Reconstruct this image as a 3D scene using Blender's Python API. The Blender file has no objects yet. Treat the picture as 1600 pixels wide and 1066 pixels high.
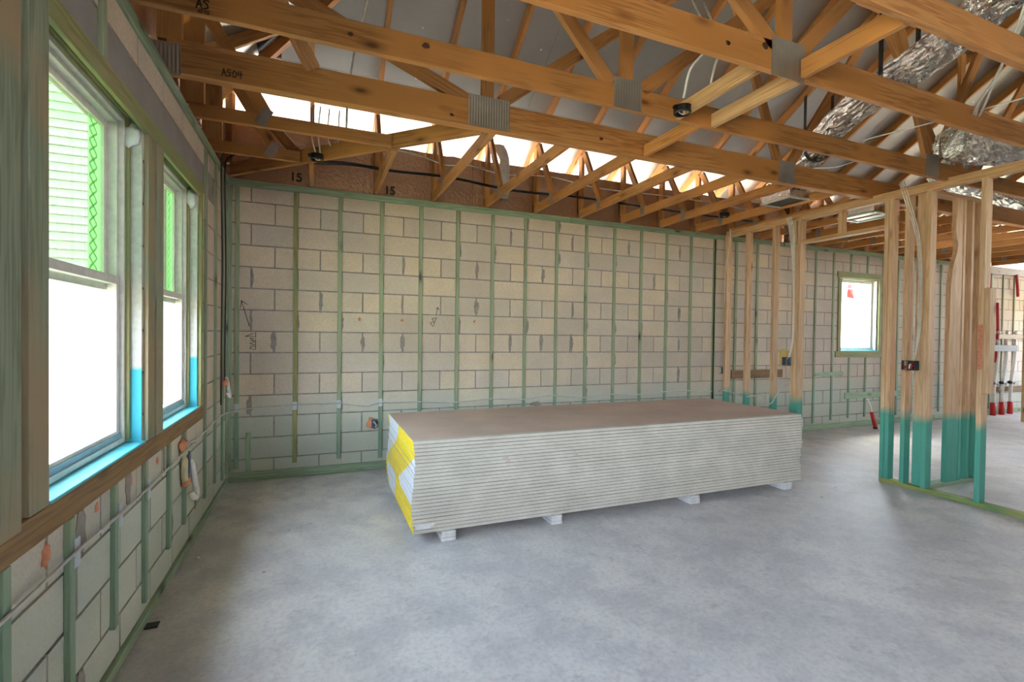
import bpy, bmesh, math, random
from mathutils import Vector, Matrix
random.seed(7)
S = bpy.context.scene
C = S.collection
V = Vector

# ---------------------------------------------------------------- camera, sky, sun, exposure
cam_d = bpy.data.cameras.new('camera')
cam_d.sensor_width = 36.0
cam_d.lens = 756.256 / 1600 * 36.0
cam_d.clip_start = 0.05
cam = bpy.data.objects.new('camera', cam_d)
C.objects.link(cam)
R = ((0.9270799, -0.0068371, -0.3748013), (-0.3746353, 0.0179948, -0.9269976), (0.0130824, 0.9998147, 0.0141212))
M = Matrix(R).to_4x4()
M.translation = (0.78059, -5.18633, 1.42735)
cam.matrix_world = M
S.camera = cam

world = bpy.data.worlds.new('World')
S.world = world
world.use_nodes = True
wn = world.node_tree
wn.nodes.clear()
sky = wn.nodes.new('ShaderNodeTexSky')
sky.sky_type = 'NISHITA'
sky.sun_disc = False
sky.sun_elevation = math.radians(63)
sky.sun_rotation = math.radians(48)
sky.dust_density = 3.0
bg = wn.nodes.new('ShaderNodeBackground')
bg.inputs['Strength'].default_value = 0.60
wo = wn.nodes.new('ShaderNodeOutputWorld')
hz = wn.nodes.new('ShaderNodeHueSaturation')      # hazy summer sky
hz.inputs['Saturation'].default_value = 0.6
wn.links.new(sky.outputs[0], hz.inputs['Color'])
wn.links.new(hz.outputs[0], bg.inputs[0])
wn.links.new(bg.outputs[0], wo.inputs[0])

sun_d = bpy.data.lights.new('sun', 'SUN')
sun_d.energy = 4.5
sun_d.angle = math.radians(0.6)
sun_d.color = (1.0, 0.95, 0.88)
sun = bpy.data.objects.new('sun', sun_d)
C.objects.link(sun)
sd = V((0.34, 0.30, 0.89)).normalized()          # towards the sun
sun.rotation_euler = sd.to_track_quat('Z', 'Y').to_euler()
sun.location = (0, 0, 20)

S.view_settings.view_transform = 'Standard'
S.view_settings.look = 'None'
S.view_settings.gamma = 1.0
S.view_settings.use_curve_mapping = False
S.view_settings.exposure = 3.5
S.cycles.max_bounces = 10
S.cycles.diffuse_bounces = 6
S.cycles.glossy_bounces = 4
S.cycles.transparent_max_bounces = 10
S.cycles.sample_clamp_indirect = 8.0
S.cycles.caustics_reflective = False
S.cycles.caustics_refractive = False

# ---------------------------------------------------------------- materials
def srgb(r, g, b):
    f = lambda c: ((c / 255 + 0.055) / 1.055) ** 2.4 if c > 10 else c / 255 / 12.92
    return (f(r), f(g), f(b), 1.0)

def newmat(name):
    m = bpy.data.materials.new(name)
    m.use_nodes = True
    nt = m.node_tree
    nt.nodes.clear()
    out = nt.nodes.new('ShaderNodeOutputMaterial')
    b = nt.nodes.new('ShaderNodeBsdfPrincipled')
    nt.links.new(b.outputs[0], out.inputs[0])
    return m, nt, b

def node(nt, t, **kw):
    n = nt.nodes.new(t)
    for k, v in kw.items():
        if k.startswith('i_'):
            n.inputs[k[2:]].default_value = v
        else:
            setattr(n, k, v)
    return n

def mixc(nt, fac, a, b, mode='MIX'):
    n = nt.nodes.new('ShaderNodeMix')
    n.data_type = 'RGBA'
    n.blend_type = mode
    for s, v in ((0, fac), (6, a), (7, b)):
        if isinstance(v, (int, float, tuple)):
            n.inputs[s].default_value = v
        else:
            nt.links.new(v, n.inputs[s])
    return n.outputs[2]

def ramp(nt, src, stops):
    n = nt.nodes.new('ShaderNodeValToRGB')
    e = n.color_ramp.elements
    while len(e) < len(stops):
        e.new(0.5)
    for k, (p, c) in enumerate(stops):
        e[k].position = p
        e[k].color = c if isinstance(c, tuple) else (c, c, c, 1)
    nt.links.new(src, n.inputs[0])
    return n.outputs[0]

def noise(nt, vec, scale, detail=3, rough=0.55):
    n = node(nt, 'ShaderNodeTexNoise', i_Scale=scale, i_Detail=detail, i_Roughness=rough)
    if vec is not None:
        nt.links.new(vec, n.inputs['Vector'])
    return n.outputs[0]

def bump(nt, b, h, strength=0.3, dist=0.01):
    n = node(nt, 'ShaderNodeBump', i_Strength=strength, i_Distance=dist)
    nt.links.new(h, n.inputs['Height'])
    nt.links.new(n.outputs[0], b.inputs['Normal'])

def world_z_mask(nt, z, soft, wob=0.12):
    """1 below the height z, 0 above it, with a wandering edge (a sprayed dye line)."""
    g = node(nt, 'ShaderNodeNewGeometry')
    sx = node(nt, 'ShaderNodeSeparateXYZ')
    nt.links.new(g.outputs['Position'], sx.inputs[0])
    n = noise(nt, g.outputs['Position'], 3.0, 2)
    ma = node(nt, 'ShaderNodeMath', operation='MULTIPLY_ADD')
    nt.links.new(n, ma.inputs[0])
    ma.inputs[1].default_value = wob * 2
    nt.links.new(sx.outputs[2], ma.inputs[2])
    mr = node(nt, 'ShaderNodeMapRange', clamp=True)
    nt.links.new(ma.outputs[0], mr.inputs[0])
    mr.inputs[1].default_value = z + wob - soft
    mr.inputs[2].default_value = z + wob + soft
    mr.inputs[3].default_value = 1.0
    mr.inputs[4].default_value = 0.0
    return mr.outputs[0]

def wood(name, light, dark, knot=(60, 35, 18), var=0.25, teal=None, knots=True, rough=0.6, hue2=None):
    m, nt, b = newmat(name)
    tc = node(nt, 'ShaderNodeTexCoord')
    oi = node(nt, 'ShaderNodeObjectInfo')
    mp = node(nt, 'ShaderNodeVectorMath', operation='MULTIPLY_ADD')
    nt.links.new(tc.outputs['Object'], mp.inputs[0])
    mp.inputs[1].default_value = (1, 1, 1)
    cx = node(nt, 'ShaderNodeCombineXYZ')
    mu = node(nt, 'ShaderNodeMath', operation='MULTIPLY')
    nt.links.new(oi.outputs['Random'], mu.inputs[0])
    mu.inputs[1].default_value = 37.0
    for k in range(3):
        nt.links.new(mu.outputs[0], cx.inputs[k])
    nt.links.new(cx.outputs[0], mp.inputs[2])
    st = node(nt, 'ShaderNodeVectorMath', operation='MULTIPLY')
    nt.links.new(mp.outputs[0], st.inputs[0])
    st.inputs[1].default_value = (0.9, 16, 16)
    big = noise(nt, st.outputs[0], 1.0, 3, 0.6)
    st2 = node(nt, 'ShaderNodeVectorMath', operation='MULTIPLY')
    nt.links.new(mp.outputs[0], st2.inputs[0])
    st2.inputs[1].default_value = (2.5, 120, 120)
    fine = noise(nt, st2.outputs[0], 1.0, 2)
    rings = node(nt, 'ShaderNodeMath', operation='MULTIPLY_ADD')
    nt.links.new(big, rings.inputs[0])
    rings.inputs[1].default_value = 9.0
    nt.links.new(fine, rings.inputs[2])
    sn = node(nt, 'ShaderNodeMath', operation='SINE')
    ml = node(nt, 'ShaderNodeMath', operation='MULTIPLY')
    nt.links.new(rings.outputs[0], ml.inputs[0])
    ml.inputs[1].default_value = 4.0
    nt.links.new(ml.outputs[0], sn.inputs[0])
    fac = ramp(nt, sn.outputs[0], [(0.0, 0.0), (1.0, 0.75)])
    col = mixc(nt, fac, srgb(*light), srgb(*dark))
    fg = ramp(nt, fine, [(0.35, 0.72), (0.7, 1.0)])
    col = mixc(nt, 0.6, col, fg, 'MULTIPLY')
    hv = ramp(nt, oi.outputs['Random'], [(0.0, 1.0 - var), (1.0, 1.0)])
    col = mixc(nt, 1.0, col, hv, 'MULTIPLY')
    if hue2:
        n2 = noise(nt, mp.outputs[0], 1.7, 2)
        col = mixc(nt, ramp(nt, n2, [(0.42, 0.0), (0.6, 1.0)]), col, srgb(*hue2))
    if knots:
        st3 = node(nt, 'ShaderNodeVectorMath', operation='MULTIPLY')
        nt.links.new(mp.outputs[0], st3.inputs[0])
        st3.inputs[1].default_value = (2.2, 5.5, 5.5)
        vo = node(nt, 'ShaderNodeTexVoronoi', i_Scale=1.0)
        nt.links.new(st3.outputs[0], vo.inputs['Vector'])
        kf = ramp(nt, vo.outputs['Distance'], [(0.04, 0.9), (0.11, 0.35), (0.2, 0.0)])
        col = mixc(nt, kf, col, srgb(*knot))
    if teal:
        tcol, z, soft, amt = teal
        mk = world_z_mask(nt, z, soft)
        mm = node(nt, 'ShaderNodeMath', operation='MULTIPLY')
        nt.links.new(mk, mm.inputs[0])
        mm.inputs[1].default_value = amt
        tm = mixc(nt, 0.45, srgb(*tcol), mixc(nt, 1.0, srgb(*tcol), fg, 'MULTIPLY'))
        col = mixc(nt, mm.outputs[0], col, tm)
    nt.links.new(col, b.inputs['Base Color'])
    b.inputs['Roughness'].default_value = rough
    bump(nt, b, fine, 0.15, 0.004)
    return m

def plain(name, c, rough=0.5, metal=0.0, var=0.0, nscale=30, nbump=0.0):
    m, nt, b = newmat(name)
    tc = node(nt, 'ShaderNodeTexCoord')
    n = noise(nt, tc.outputs['Object'], nscale, 3)
    col = mixc(nt, ramp(nt, n, [(0.3, 0.0), (0.7, 1.0)]), srgb(*c), tuple(x * (1 - 0.18 - var) for x in srgb(*c)[:3]) + (1,))
    nt.links.new(col, b.inputs['Base Color'])
    b.inputs['Roughness'].default_value = rough
    b.inputs['Metallic'].default_value = metal
    if nbump:
        bump(nt, b, n, nbump, 0.01)
    return m

W = {}
W['truss'] = wood('truss_pine', (214, 152, 90), (176, 106, 52), knot=(90, 46, 20), var=0.28, hue2=(200, 136, 74))
W['stud'] = wood('stud_spruce', (228, 190, 150), (206, 162, 118), knot=(120, 72, 36), var=0.16, teal=((52, 158, 140), 0.70, 0.05, 0.92))
W['plate'] = wood('plate_spruce', (224, 180, 132), (198, 150, 98), knot=(120, 72, 36), var=0.15)
W['furring'] = wood('treated_furring', (166, 172, 138), (134, 144, 110), knot=(60, 56, 36), var=0.18, teal=((104, 152, 136), 0.72, 0.10, 0.45), hue2=(146, 160, 128))
W['olive'] = wood('treated_olive', (168, 158, 104), (128, 124, 74), knot=(60, 48, 26), var=0.15, hue2=(130, 140, 92))
W['trimboard'] = wood('treated_trim', (150, 158, 132), (116, 130, 104), knot=(70, 52, 32), var=0.12, hue2=(158, 136, 104))
W['sill'] = wood('treated_brown', (150, 116, 72), (118, 86, 50), knot=(60, 38, 20), var=0.15)
W['greenplate'] = wood('treated_green', (164, 186, 154), (138, 160, 126), knot=(50, 46, 30), var=0.15)
W['limeplate'] = wood('treated_lime', (128, 152, 84), (98, 128, 70), knot=(50, 46, 30), var=0.1, hue2=(150, 148, 78))

def block_mat():
    m, nt, b = newmat('concrete_block')
    oi = node(nt, 'ShaderNodeObjectInfo')
    g = node(nt, 'ShaderNodeNewGeometry')
    P = g.outputs['Position']
    n1 = noise(nt, P, 2.2, 4, 0.6)
    n2 = noise(nt, P, 90, 3, 0.7)
    base = ramp(nt, oi.outputs['Random'], [(0.0, srgb(208, 190, 172)), (0.3, srgb(218, 202, 184)), (0.62, srgb(228, 206, 178)), (1.0, srgb(210, 195, 180))])
    col = mixc(nt, ramp(nt, n1, [(0.35, 0.0), (0.7, 0.42)]), base, srgb(176, 166, 154))
    col = mixc(nt, ramp(nt, n2, [(0.3, 0.35), (0.6, 0.0)]), col, srgb(150, 140, 128))
    mk = world_z_mask(nt, 0.72, 0.16, 0.15)
    mm = node(nt, 'ShaderNodeMath', operation='MULTIPLY')
    nt.links.new(mk, mm.inputs[0])
    mm.inputs[1].default_value = 0.55
    col = mixc(nt, mm.outputs[0], col, srgb(172, 192, 180))
    nt.links.new(col, b.inputs['Base Color'])
    b.inputs['Roughness'].default_value = 0.92
    bump(nt, b, n2, 0.35, 0.004)
    return m
M_block = block_mat()

def mortar_mat():
    m, nt, b = newmat('mortar')
    g = node(nt, 'ShaderNodeNewGeometry')
    n = noise(nt, g.outputs['Position'], 14, 4)
    col = ramp(nt, n, [(0.3, srgb(132, 125, 117)), (0.7, srgb(160, 152, 143))])
    nt.links.new(col, b.inputs['Base Color'])
    b.inputs['Roughness'].default_value = 0.95
    return m
M_mortar = mortar_mat()
M_lintel = plain('lintel_concrete', (152, 146, 142), 0.9, nscale=5, nbump=0.1)

def reveal_mat():
    m, nt, b = newmat('reveal_block')
    g = node(nt, 'ShaderNodeNewGeometry')
    n = noise(nt, g.outputs['Position'], 40, 3)
    col = ramp(nt, n, [(0.3, srgb(184, 182, 176)), (0.7, srgb(204, 202, 196))])
    mk = world_z_mask(nt, 1.24, 0.01, 0.01)
    col = mixc(nt, mk, col, srgb(70, 178, 196))
    nt.links.new(col, b.inputs['Base Color'])
    b.inputs['Roughness'].default_value = 0.8
    return m
M_reveal = reveal_mat()

def floor_mat():
    m, nt, b = newmat('concrete_floor')
    g = node(nt, 'ShaderNodeNewGeometry')
    P = g.outputs['Position']
    n1 = noise(nt, P, 0.9, 5, 0.6)
    n2 = noise(nt, P, 3.4, 5, 0.65)
    n3 = noise(nt, P, 40, 3, 0.6)
    base = ramp(nt, n1, [(0.34, srgb(204, 201, 200)), (0.6, srgb(222, 218, 214))])
    col = mixc(nt, ramp(nt, n2, [(0.40, 0.6), (0.58, 0.0)]), base, srgb(180, 178, 182))
    n5 = noise(nt, P, 7.0, 6, 0.75)
    col = mixc(nt, ramp(nt, n5, [(0.32, 0.5), (0.44, 0.0)]), col, srgb(160, 158, 162))
    col = mixc(nt, ramp(nt, n5, [(0.58, 0.0), (0.72, 0.5)]), col, srgb(234, 230, 225))
    col = mixc(nt, ramp(nt, n3, [(0.35, 0.25), (0.55, 0.0)]), col, srgb(150, 146, 142))
    nt.links.new(col, b.inputs['Base Color'])
    nt.links.new(ramp(nt, n2, [(0.3, 0.42), (0.7, 0.62)]), b.inputs['Roughness'])
    b.inputs['Specular IOR Level'].default_value = 0.4
    bump(nt, b, n3, 0.08, 0.003)
    return m
M_floor = floor_mat()

def foil(name, base, rough, bscale, bstr, metal=1.0, specks=False):
    m, nt, b = newmat(name)
    g = node(nt, 'ShaderNodeNewGeometry')
    P = g.outputs['Position']
    n = noise(nt, P, bscale, 4, 0.6)
    n2 = noise(nt, P, 1.3, 3)
    c = srgb(*base)
    col = mixc(nt, ramp(nt, n2, [(0.3, 0.0), (0.7, 1.0)]), c, tuple(x * 0.8 for x in c[:3]) + (1,))
    nt.links.new(col, b.inputs['Base Color'])
    b.inputs['Metallic'].default_value = metal
    if specks:
        vo = node(nt, 'ShaderNodeTexVoronoi', i_Scale=5.5)
        nt.links.new(P, vo.inputs['Vector'])
        sp = ramp(nt, vo.outputs['Distance'], [(0.05, 1.0), (0.075, 0.0)])
        mi = node(nt, 'ShaderNodeMapRange')
        nt.links.new(sp, mi.inputs[0])
        mi.inputs[3].default_value = metal
        mi.inputs[4].default_value = 0.0
        nt.links.new(mi.outputs[0], b.inputs['Metallic'])
        col2 = mixc(nt, sp, col, srgb(238, 236, 230))
        nt.links.new(col2, b.inputs['Base Color'])
    b.inputs['Roughness'].default_value = rough
    bump(nt, b, n, bstr, 0.02)
    return m
M_deck = foil('foil_faced_deck', (190, 187, 180), 0.40, 6, 0.18, metal=0.85, specks=True)
M_kraft = foil('brown_foil_sheet', (192, 156, 130), 0.27, 30, 0.55, metal=0.85)
M_duct = foil('duct_foil', (214, 212, 208), 0.08, 22, 1.0)
M_plate = plain('galvanised_steel', (172, 164, 156), 0.45, 0.75, nscale=8)
M_white = plain('white_vinyl', (226, 220, 212), 0.4)
M_wire = plain('white_cable_sheath', (238, 234, 226), 0.5)
M_gwire = plain('grey_cable_sheath', (206, 202, 194), 0.5)
M_black = plain('black_plastic', (22, 22, 24), 0.35)
M_ink = plain('marker_ink', (26, 24, 24), 0.8)
M_gyp_top = plain('brown_gypsum_paper', (214, 188, 170), 0.85, nscale=2.5)
M_gyp_edge = plain('cream_gypsum_paper', (210, 203, 188), 0.8, nscale=6)
M_tapew = plain('white_end_tape', (226, 228, 238), 0.6)
M_tapey = plain('yellow_end_tape', (246, 214, 44), 0.55)
M_gyp = plain('white_gypsum', (226, 224, 220), 0.9)
M_pvc = plain('white_pvc', (236, 234, 230), 0.35)
M_orange = plain('orange_sealant_foam', (228, 150, 112), 0.9, nbump=0.4)
M_yfoam = plain('pale_yellow_foam', (214, 204, 160), 0.9, nbump=0.4)
M_cyan = plain('cyan_membrane', (92, 196, 212), 0.5, nscale=20)
M_cyan2 = plain('blue_grey_sash', (150, 186, 200), 0.5, nscale=20)
M_caulk = plain('white_caulk', (232, 232, 232), 0.7)
M_red = plain('red_plastic', (196, 34, 34), 0.4)
M_blue = plain('blue_grey_box', (92, 104, 124), 0.5)
M_dkbox = plain('dark_box', (56, 60, 68), 0.5)
M_nailp = plain('nail_plate_zinc', (196, 204, 210), 0.5)
M_ybox = plain('tan_bracket', (226, 196, 120), 0.6)
M_copper = plain('copper', (170, 90, 52), 0.35, 0.8)
M_sid_w = plain('white_siding', (190, 190, 182), 0.6)
M_sid_shade = plain('eave_shade_siding', (180, 204, 170), 0.6)  # green tone stands in for eave shade on the upper siding
M_green = plain('shrub_leaf', (90, 140, 70), 0.7)
M_out = plain('rough_grass', (160, 158, 132), 0.95, nscale=2)
M_bounce = plain('pale_bounce', (190, 186, 178), 0.95, nscale=2)
M_shingle = plain('roof_shingle', (90, 86, 82), 0.9, nscale=12)
M_film = plain('pale_green_film', (196, 232, 192), 0.4)
M_film2 = plain('green_film_print', (170, 204, 164), 0.5)
def film_mat():
    m = bpy.data.materials.new('clear_green_film')
    m.use_nodes = True
    nt = m.node_tree
    nt.nodes.clear()
    o = nt.nodes.new('ShaderNodeOutputMaterial')
    t = node(nt, 'ShaderNodeBsdfTransparent')
    t.inputs[0].default_value = (0.86, 0.92, 0.84, 1)
    d = node(nt, 'ShaderNodeBsdfTranslucent')
    d.inputs[0].default_value = srgb(170, 214, 160)
    mx = node(nt, 'ShaderNodeMixShader')
    mx.inputs[0].default_value = 0.4
    nt.links.new(t.outputs[0], mx.inputs[1])
    nt.links.new(d.outputs[0], mx.inputs[2])
    nt.links.new(mx.outputs[0], o.inputs[0])
    return m
M_filmc = film_mat()

def glass_mat(name, tint):
    m = bpy.data.materials.new(name)
    m.use_nodes = True
    nt = m.node_tree
    nt.nodes.clear()
    o = nt.nodes.new('ShaderNodeOutputMaterial')
    t = node(nt, 'ShaderNodeBsdfTransparent')
    t.inputs[0].default_value = tint
    gl = node(nt, 'ShaderNodeBsdfGlossy', i_Roughness=0.02)
    lw = node(nt, 'ShaderNodeLayerWeight', i_Blend=0.5)
    pw = node(nt, 'ShaderNodeMath', operation='POWER')
    nt.links.new(lw.outputs['Facing'], pw.inputs[0])
    pw.inputs[1].default_value = 5.0
    f = node(nt, 'ShaderNodeMath', operation='MULTIPLY_ADD', use_clamp=True)
    nt.links.new(pw.outputs[0], f.inputs[0])
    f.inputs[1].default_value = 0.5
    f.inputs[2].default_value = 0.03
    mx = node(nt, 'ShaderNodeMixShader')
    nt.links.new(f.outputs[0], mx.inputs[0])
    nt.links.new(t.outputs[0], mx.inputs[1])
    nt.links.new(gl.outputs[0], mx.inputs[2])
    nt.links.new(mx.outputs[0], o.inputs[0])
    return m
M_glass = glass_mat('clear_glass', (0.93, 0.96, 0.94, 1))
M_glass_g = glass_mat('green_tinted_glass', (0.43, 0.49, 0.41, 1))

# ---------------------------------------------------------------- builders
def link(name, me, mat, parent=None, mw=None):
    o = bpy.data.objects.new(name, me)
    C.objects.link(o)
    if mat is not None and hasattr(me, 'materials') and len(me.materials) == 0:
        me.materials.append(mat)
    mw = mw or Matrix.Identity(4)
    if parent is not None:
        o.parent = parent
        o.matrix_basis = PW[parent.name].inverted() @ mw
    else:
        o.matrix_basis = mw
    PW[o.name] = mw.copy()
    return o
PW = {}

def thing(name, label, cat, loc=(0, 0, 0), group=None):
    o = bpy.data.objects.new(name, None)
    o.empty_display_size = 0.1
    C.objects.link(o)
    o.location = loc
    PW[o.name] = Matrix.Translation(loc)
    o['label'] = label
    o['category'] = cat
    if group:
        o['group'] = group
    return o

def tag(o, label, cat, group=None):
    o['label'] = label
    o['category'] = cat
    if group:
        o['group'] = group
    return o

def struct(name, me, mat, mw=None, label=None):
    o = link(name, me, mat, None, mw)
    o['kind'] = 'structure'
    o['label'] = label or name
    return o

def pymesh(name, vs, fs, smooth=False):
    me = bpy.data.meshes.new(name)
    me.from_pydata([tuple(v) for v in vs], [], fs)
    me.update()
    if smooth:
        me.polygons.foreach_set('use_smooth', [True] * len(me.polygons))
    return me

def box_vf(x0, x1, y0, y1, z0, z1, base=0):
    vs = [(x0, y0, z0), (x1, y0, z0), (x1, y1, z0), (x0, y1, z0), (x0, y0, z1), (x1, y0, z1), (x1, y1, z1), (x0, y1, z1)]
    fs = [(0, 3, 2, 1), (4, 5, 6, 7), (0, 1, 5, 4), (1, 2, 6, 5), (2, 3, 7, 6), (3, 0, 4, 7)]
    return vs, [tuple(i + base for i in f) for f in fs]

def boxes_mesh(name, bl):
    vs, fs = [], []
    for b in bl:
        v, f = box_vf(*b, base=len(vs))
        vs += v
        fs += f
    return pymesh(name, vs, fs)

_cb = {}
def cbox(L, w, d, c=0.0025, mat=None):
    """box of L x w x d centred at the origin with its edges eased"""
    key = (round(L, 3), round(w, 3), round(d, 3), c, mat.name if mat else '')
    if key in _cb:
        return _cb[key]
    h = (L / 2, w / 2, d / 2)
    c = min(c, min(h) * 0.4)
    bm = bmesh.new()
    pts = {}
    for sx in (-1, 1):
        for sy in (-1, 1):
            for sz in (-1, 1):
                for ax in range(3):
                    p = [sx * (h[0] - c), sy * (h[1] - c), sz * (h[2] - c)]
                    p[ax] = (sx, sy, sz)[ax] * h[ax]
                    pts[(sx, sy, sz, ax)] = bm.verts.new(p)
    for ax in range(3):
        o = [a for a in range(3) if a != ax]
        for s in (-1, 1):
            loop = []
            for a, b in ((-1, -1), (1, -1), (1, 1), (-1, 1)):
                k = [0, 0, 0]
                k[ax] = s
                k[o[0]] = a
                k[o[1]] = b
                loop.append(pts[(*k, ax)])
            bm.faces.new(loop)
    for ax in range(3):
        o = [a for a in range(3) if a != ax]
        for a in (-1, 1):
            for b in (-1, 1):
                q = []
                for s in (-1, 1):
                    k = [0, 0, 0]
                    k[ax] = s
                    k[o[0]] = a
                    k[o[1]] = b
                    q.append((pts[(*k, o[0])], pts[(*k, o[1])]))
                bm.faces.new([q[0][0], q[0][1], q[1][1], q[1][0]])
    for sx in (-1, 1):
        for sy in (-1, 1):
            for sz in (-1, 1):
                bm.faces.new([pts[(sx, sy, sz, a)] for a in range(3)])
    bmesh.ops.recalc_face_normals(bm, faces=bm.faces)
    me = bpy.data.meshes.new('board')
    bm.to_mesh(me)
    bm.free()
    if mat:
        me.materials.append(mat)
    _cb[key] = me
    return me

def board(name, p0, p1, w, d, mat, parent=None, side=None):
    """lumber from p0 to p1; w is measured along 'side' (default: the most vertical normal), d across it"""
    p0, p1 = V(p0), V(p1)
    ax = (p1 - p0).normalized()
    side = V(side) if side else (V((0, 0, 1)) if abs(ax.z) < 0.9 else V((0, 1, 0)))
    y = (side - ax * side.dot(ax)).normalized()
    z = ax.cross(y)
    mw = Matrix((ax, y, z)).transposed().to_4x4()
    mw.translation = (p0 + p1) / 2
    return link(name, cbox((p1 - p0).length, w, d, mat=mat), mat, parent, mw)

def abox(name, x0, x1, y0, y1, z0, z1, mat, parent=None, c=0.002):
    """axis aligned eased box whose local X is its longest side"""
    s = [x1 - x0, y1 - y0, z1 - z0]
    cen = V(((x0 + x1) / 2, (y0 + y1) / 2, (z0 + z1) / 2))
    k = s.index(max(s))
    ax = V((k == 0, k == 1, k == 2))
    k2 = [i for i in range(3) if i != k]
    y = V((k2[0] == 0, k2[0] == 1, k2[0] == 2))
    z = ax.cross(y)
    mw = Matrix((ax, y, z)).transposed().to_4x4()
    mw.translation = cen
    return link(name, cbox(s[k], s[k2[0]], s[k2[1]], c, mat), mat, parent, mw)

def tube_me(name, pts, r, n=8, closed_ends=True, wob=0.0, smooth_path=True):
    pts = [V(p) for p in pts]
    if smooth_path and len(pts) > 2:
        out = []
        P = [pts[0] * 2 - pts[1]] + pts + [pts[-1] * 2 - pts[-2]]
        for i in range(1, len(P) - 2):
            for k in range(5):
                t = k / 5
                a, b, c, d = P[i - 1], P[i], P[i + 1], P[i + 2]
                out.append(0.5 * ((2 * b) + (c - a) * t + (2 * a - 5 * b + 4 * c - d) * t * t + (3 * b - a - 3 * c + d) * t ** 3))
        out.append(pts[-1])
        pts = out
    vs, fs = [], []
    prev = None
    for i, p in enumerate(pts):
        t = (pts[min(i + 1, len(pts) - 1)] - pts[max(i - 1, 0)])
        t = t.normalized() if t.length > 1e-9 else V((0, 0, 1))
        if prev is None:
            prev = t.orthogonal().normalized()
        u = (prev - t * prev.dot(t))
        u = u.normalized() if u.length > 1e-6 else t.orthogonal().normalized()
        prev = u
        w = t.cross(u)
        rr = r[i] if isinstance(r, (list, tuple)) else r
        for k in range(n):
            a = 2 * math.pi * k / n
            q = rr * (1 + (random.uniform(-wob, wob) if wob else 0))
            vs.append(p + u * math.cos(a) * q + w * math.sin(a) * q)
    for i in range(len(pts) - 1):
        for k in range(n):
            a, b = i * n + k, i * n + (k + 1) % n
            fs.append((a, b, b + n, a + n))
    if closed_ends:
        fs.append(tuple(range(n - 1, -1, -1)))
        fs.append(tuple((len(pts) - 1) * n + k for k in range(n)))
    return pymesh(name, vs, fs, True)

def tube(name, pts, r, mat, parent=None, n=8, **kw):
    return link(name, tube_me(name, pts, r, n, **kw), mat, parent)

def blob(name, cen, rad, mat, parent=None, seed=0, n=2):
    rnd = random.Random(seed)
    bm = bmesh.new()
    bmesh.ops.create_icosphere(bm, subdivisions=n, radius=1.0)
    for v in bm.verts:
        k = 1 + rnd.uniform(-0.28, 0.28)
        v.co = V((v.co.x * rad[0] * k, v.co.y * rad[1] * k, v.co.z * rad[2] * k))
    me = bpy.data.meshes.new(name)
    bm.to_mesh(me)
    bm.free()
    me.polygons.foreach_set('use_smooth', [True] * len(me.polygons))
    return link(name, me, mat, parent, Matrix.Translation(cen))

def stroke(name, segs, org, ux, uy, size, mat, parent, r=0.003):
    """marker strokes: polylines in unit square, drawn on the plane (org, ux, uy)"""
    vs, fs = [], []
    org, ux, uy = V(org), V(ux), V(uy)
    nrm = ux.cross(uy)
    for s in segs:
        q = [org + ux * (a * size) + uy * (b * size) for a, b in s]
        for a, b in zip(q[:-1], q[1:]):
            d = (b - a).normalized()
            e = nrm.cross(d) * r
            k = len(vs)
            for off in (0, 0.0012):
                vs += [a - e - d * r + nrm * off, b - e + d * r + nrm * off, b + e + d * r + nrm * off, a + e - d * r + nrm * off]
            fs += [(k + 4, k + 5, k + 6, k + 7), (k, k + 1, k + 5, k + 4), (k + 1, k + 2, k + 6, k + 5), (k + 2, k + 3, k + 7, k + 6), (k + 3, k, k + 4, k + 7)]
    return link(name, pymesh(name, vs, fs), mat, parent)

def text(name, body, loc, rot, size, mat, parent):
    cu = bpy.data.curves.new(name, 'FONT')
    cu.body = body
    cu.size = size
    cu.extrude = 0.0006
    cu.offset = 0.0025
    cu.align_x = 'CENTER'
    cu.materials.append(mat)
    tmp = bpy.data.objects.new('tmp', cu)
    C.objects.link(tmp)
    me = bpy.data.meshes.new_from_object(tmp.evaluated_get(bpy.context.evaluated_depsgraph_get()))
    bpy.data.objects.remove(tmp)
    if not me.materials:
        me.materials.append(mat)
    return link(name, me, None, parent, Matrix.Translation(loc) @ rot)

# ---------------------------------------------------------------- ground, floor
B = 0.2032
struct('ground', boxes_mesh('ground', [(-40, 60, -40, 40, -0.45, -0.25)]), M_out, label='rough grass round the house')
struct('ground_bounce', boxes_mesh('ground_bounce', [(-1.5, 18, 0.3, 6.5, -0.25, -0.22)]), M_bounce, label='pale strip added behind the house to bounce light under the eave')  # unseen strip, added so the back eave catches pale bounced light
struct('floor', boxes_mesh('floor', [(-0.2, 15.0, -12.0, 0.2, -0.25, 0.0)]), M_floor, label='grey concrete slab floor with dusty blotches')

# ---------------------------------------------------------------- block walls
WH = 14 * B
def wall_core(name, axis, length, openings, label):
    """mortar core behind the block faces, cut by the openings (a0, a1, z0, z1)"""
    bl = []
    cur = 0.0
    cuts = sorted(openings)
    spans = []
    for a0, a1, z0, z1 in cuts:
        spans.append((cur, a0, 0, WH))
        if z0 > 0:
            spans.append((a0, a1, 0, z0))
        if z1 < WH:
            spans.append((a0, a1, z1, WH))
        cur = a1
    spans.append((cur, length, 0, WH))
    for a0, a1, z0, z1 in spans:
        if axis == 'X':
            bl.append((a0, a1, 0.005, 0.2, z0, z1))
        else:
            bl.append((-0.2, -0.005, -a1, -a0, z0, z1))
    return struct(name, boxes_mesh(name, bl), M_mortar, label=label)

_blk = {}
def block_mesh(key, ext):
    if key not in _blk:
        me = boxes_mesh('block', [ext])
        me.materials.append(M_block)
        _blk[key] = me
    return _blk[key]

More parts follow.
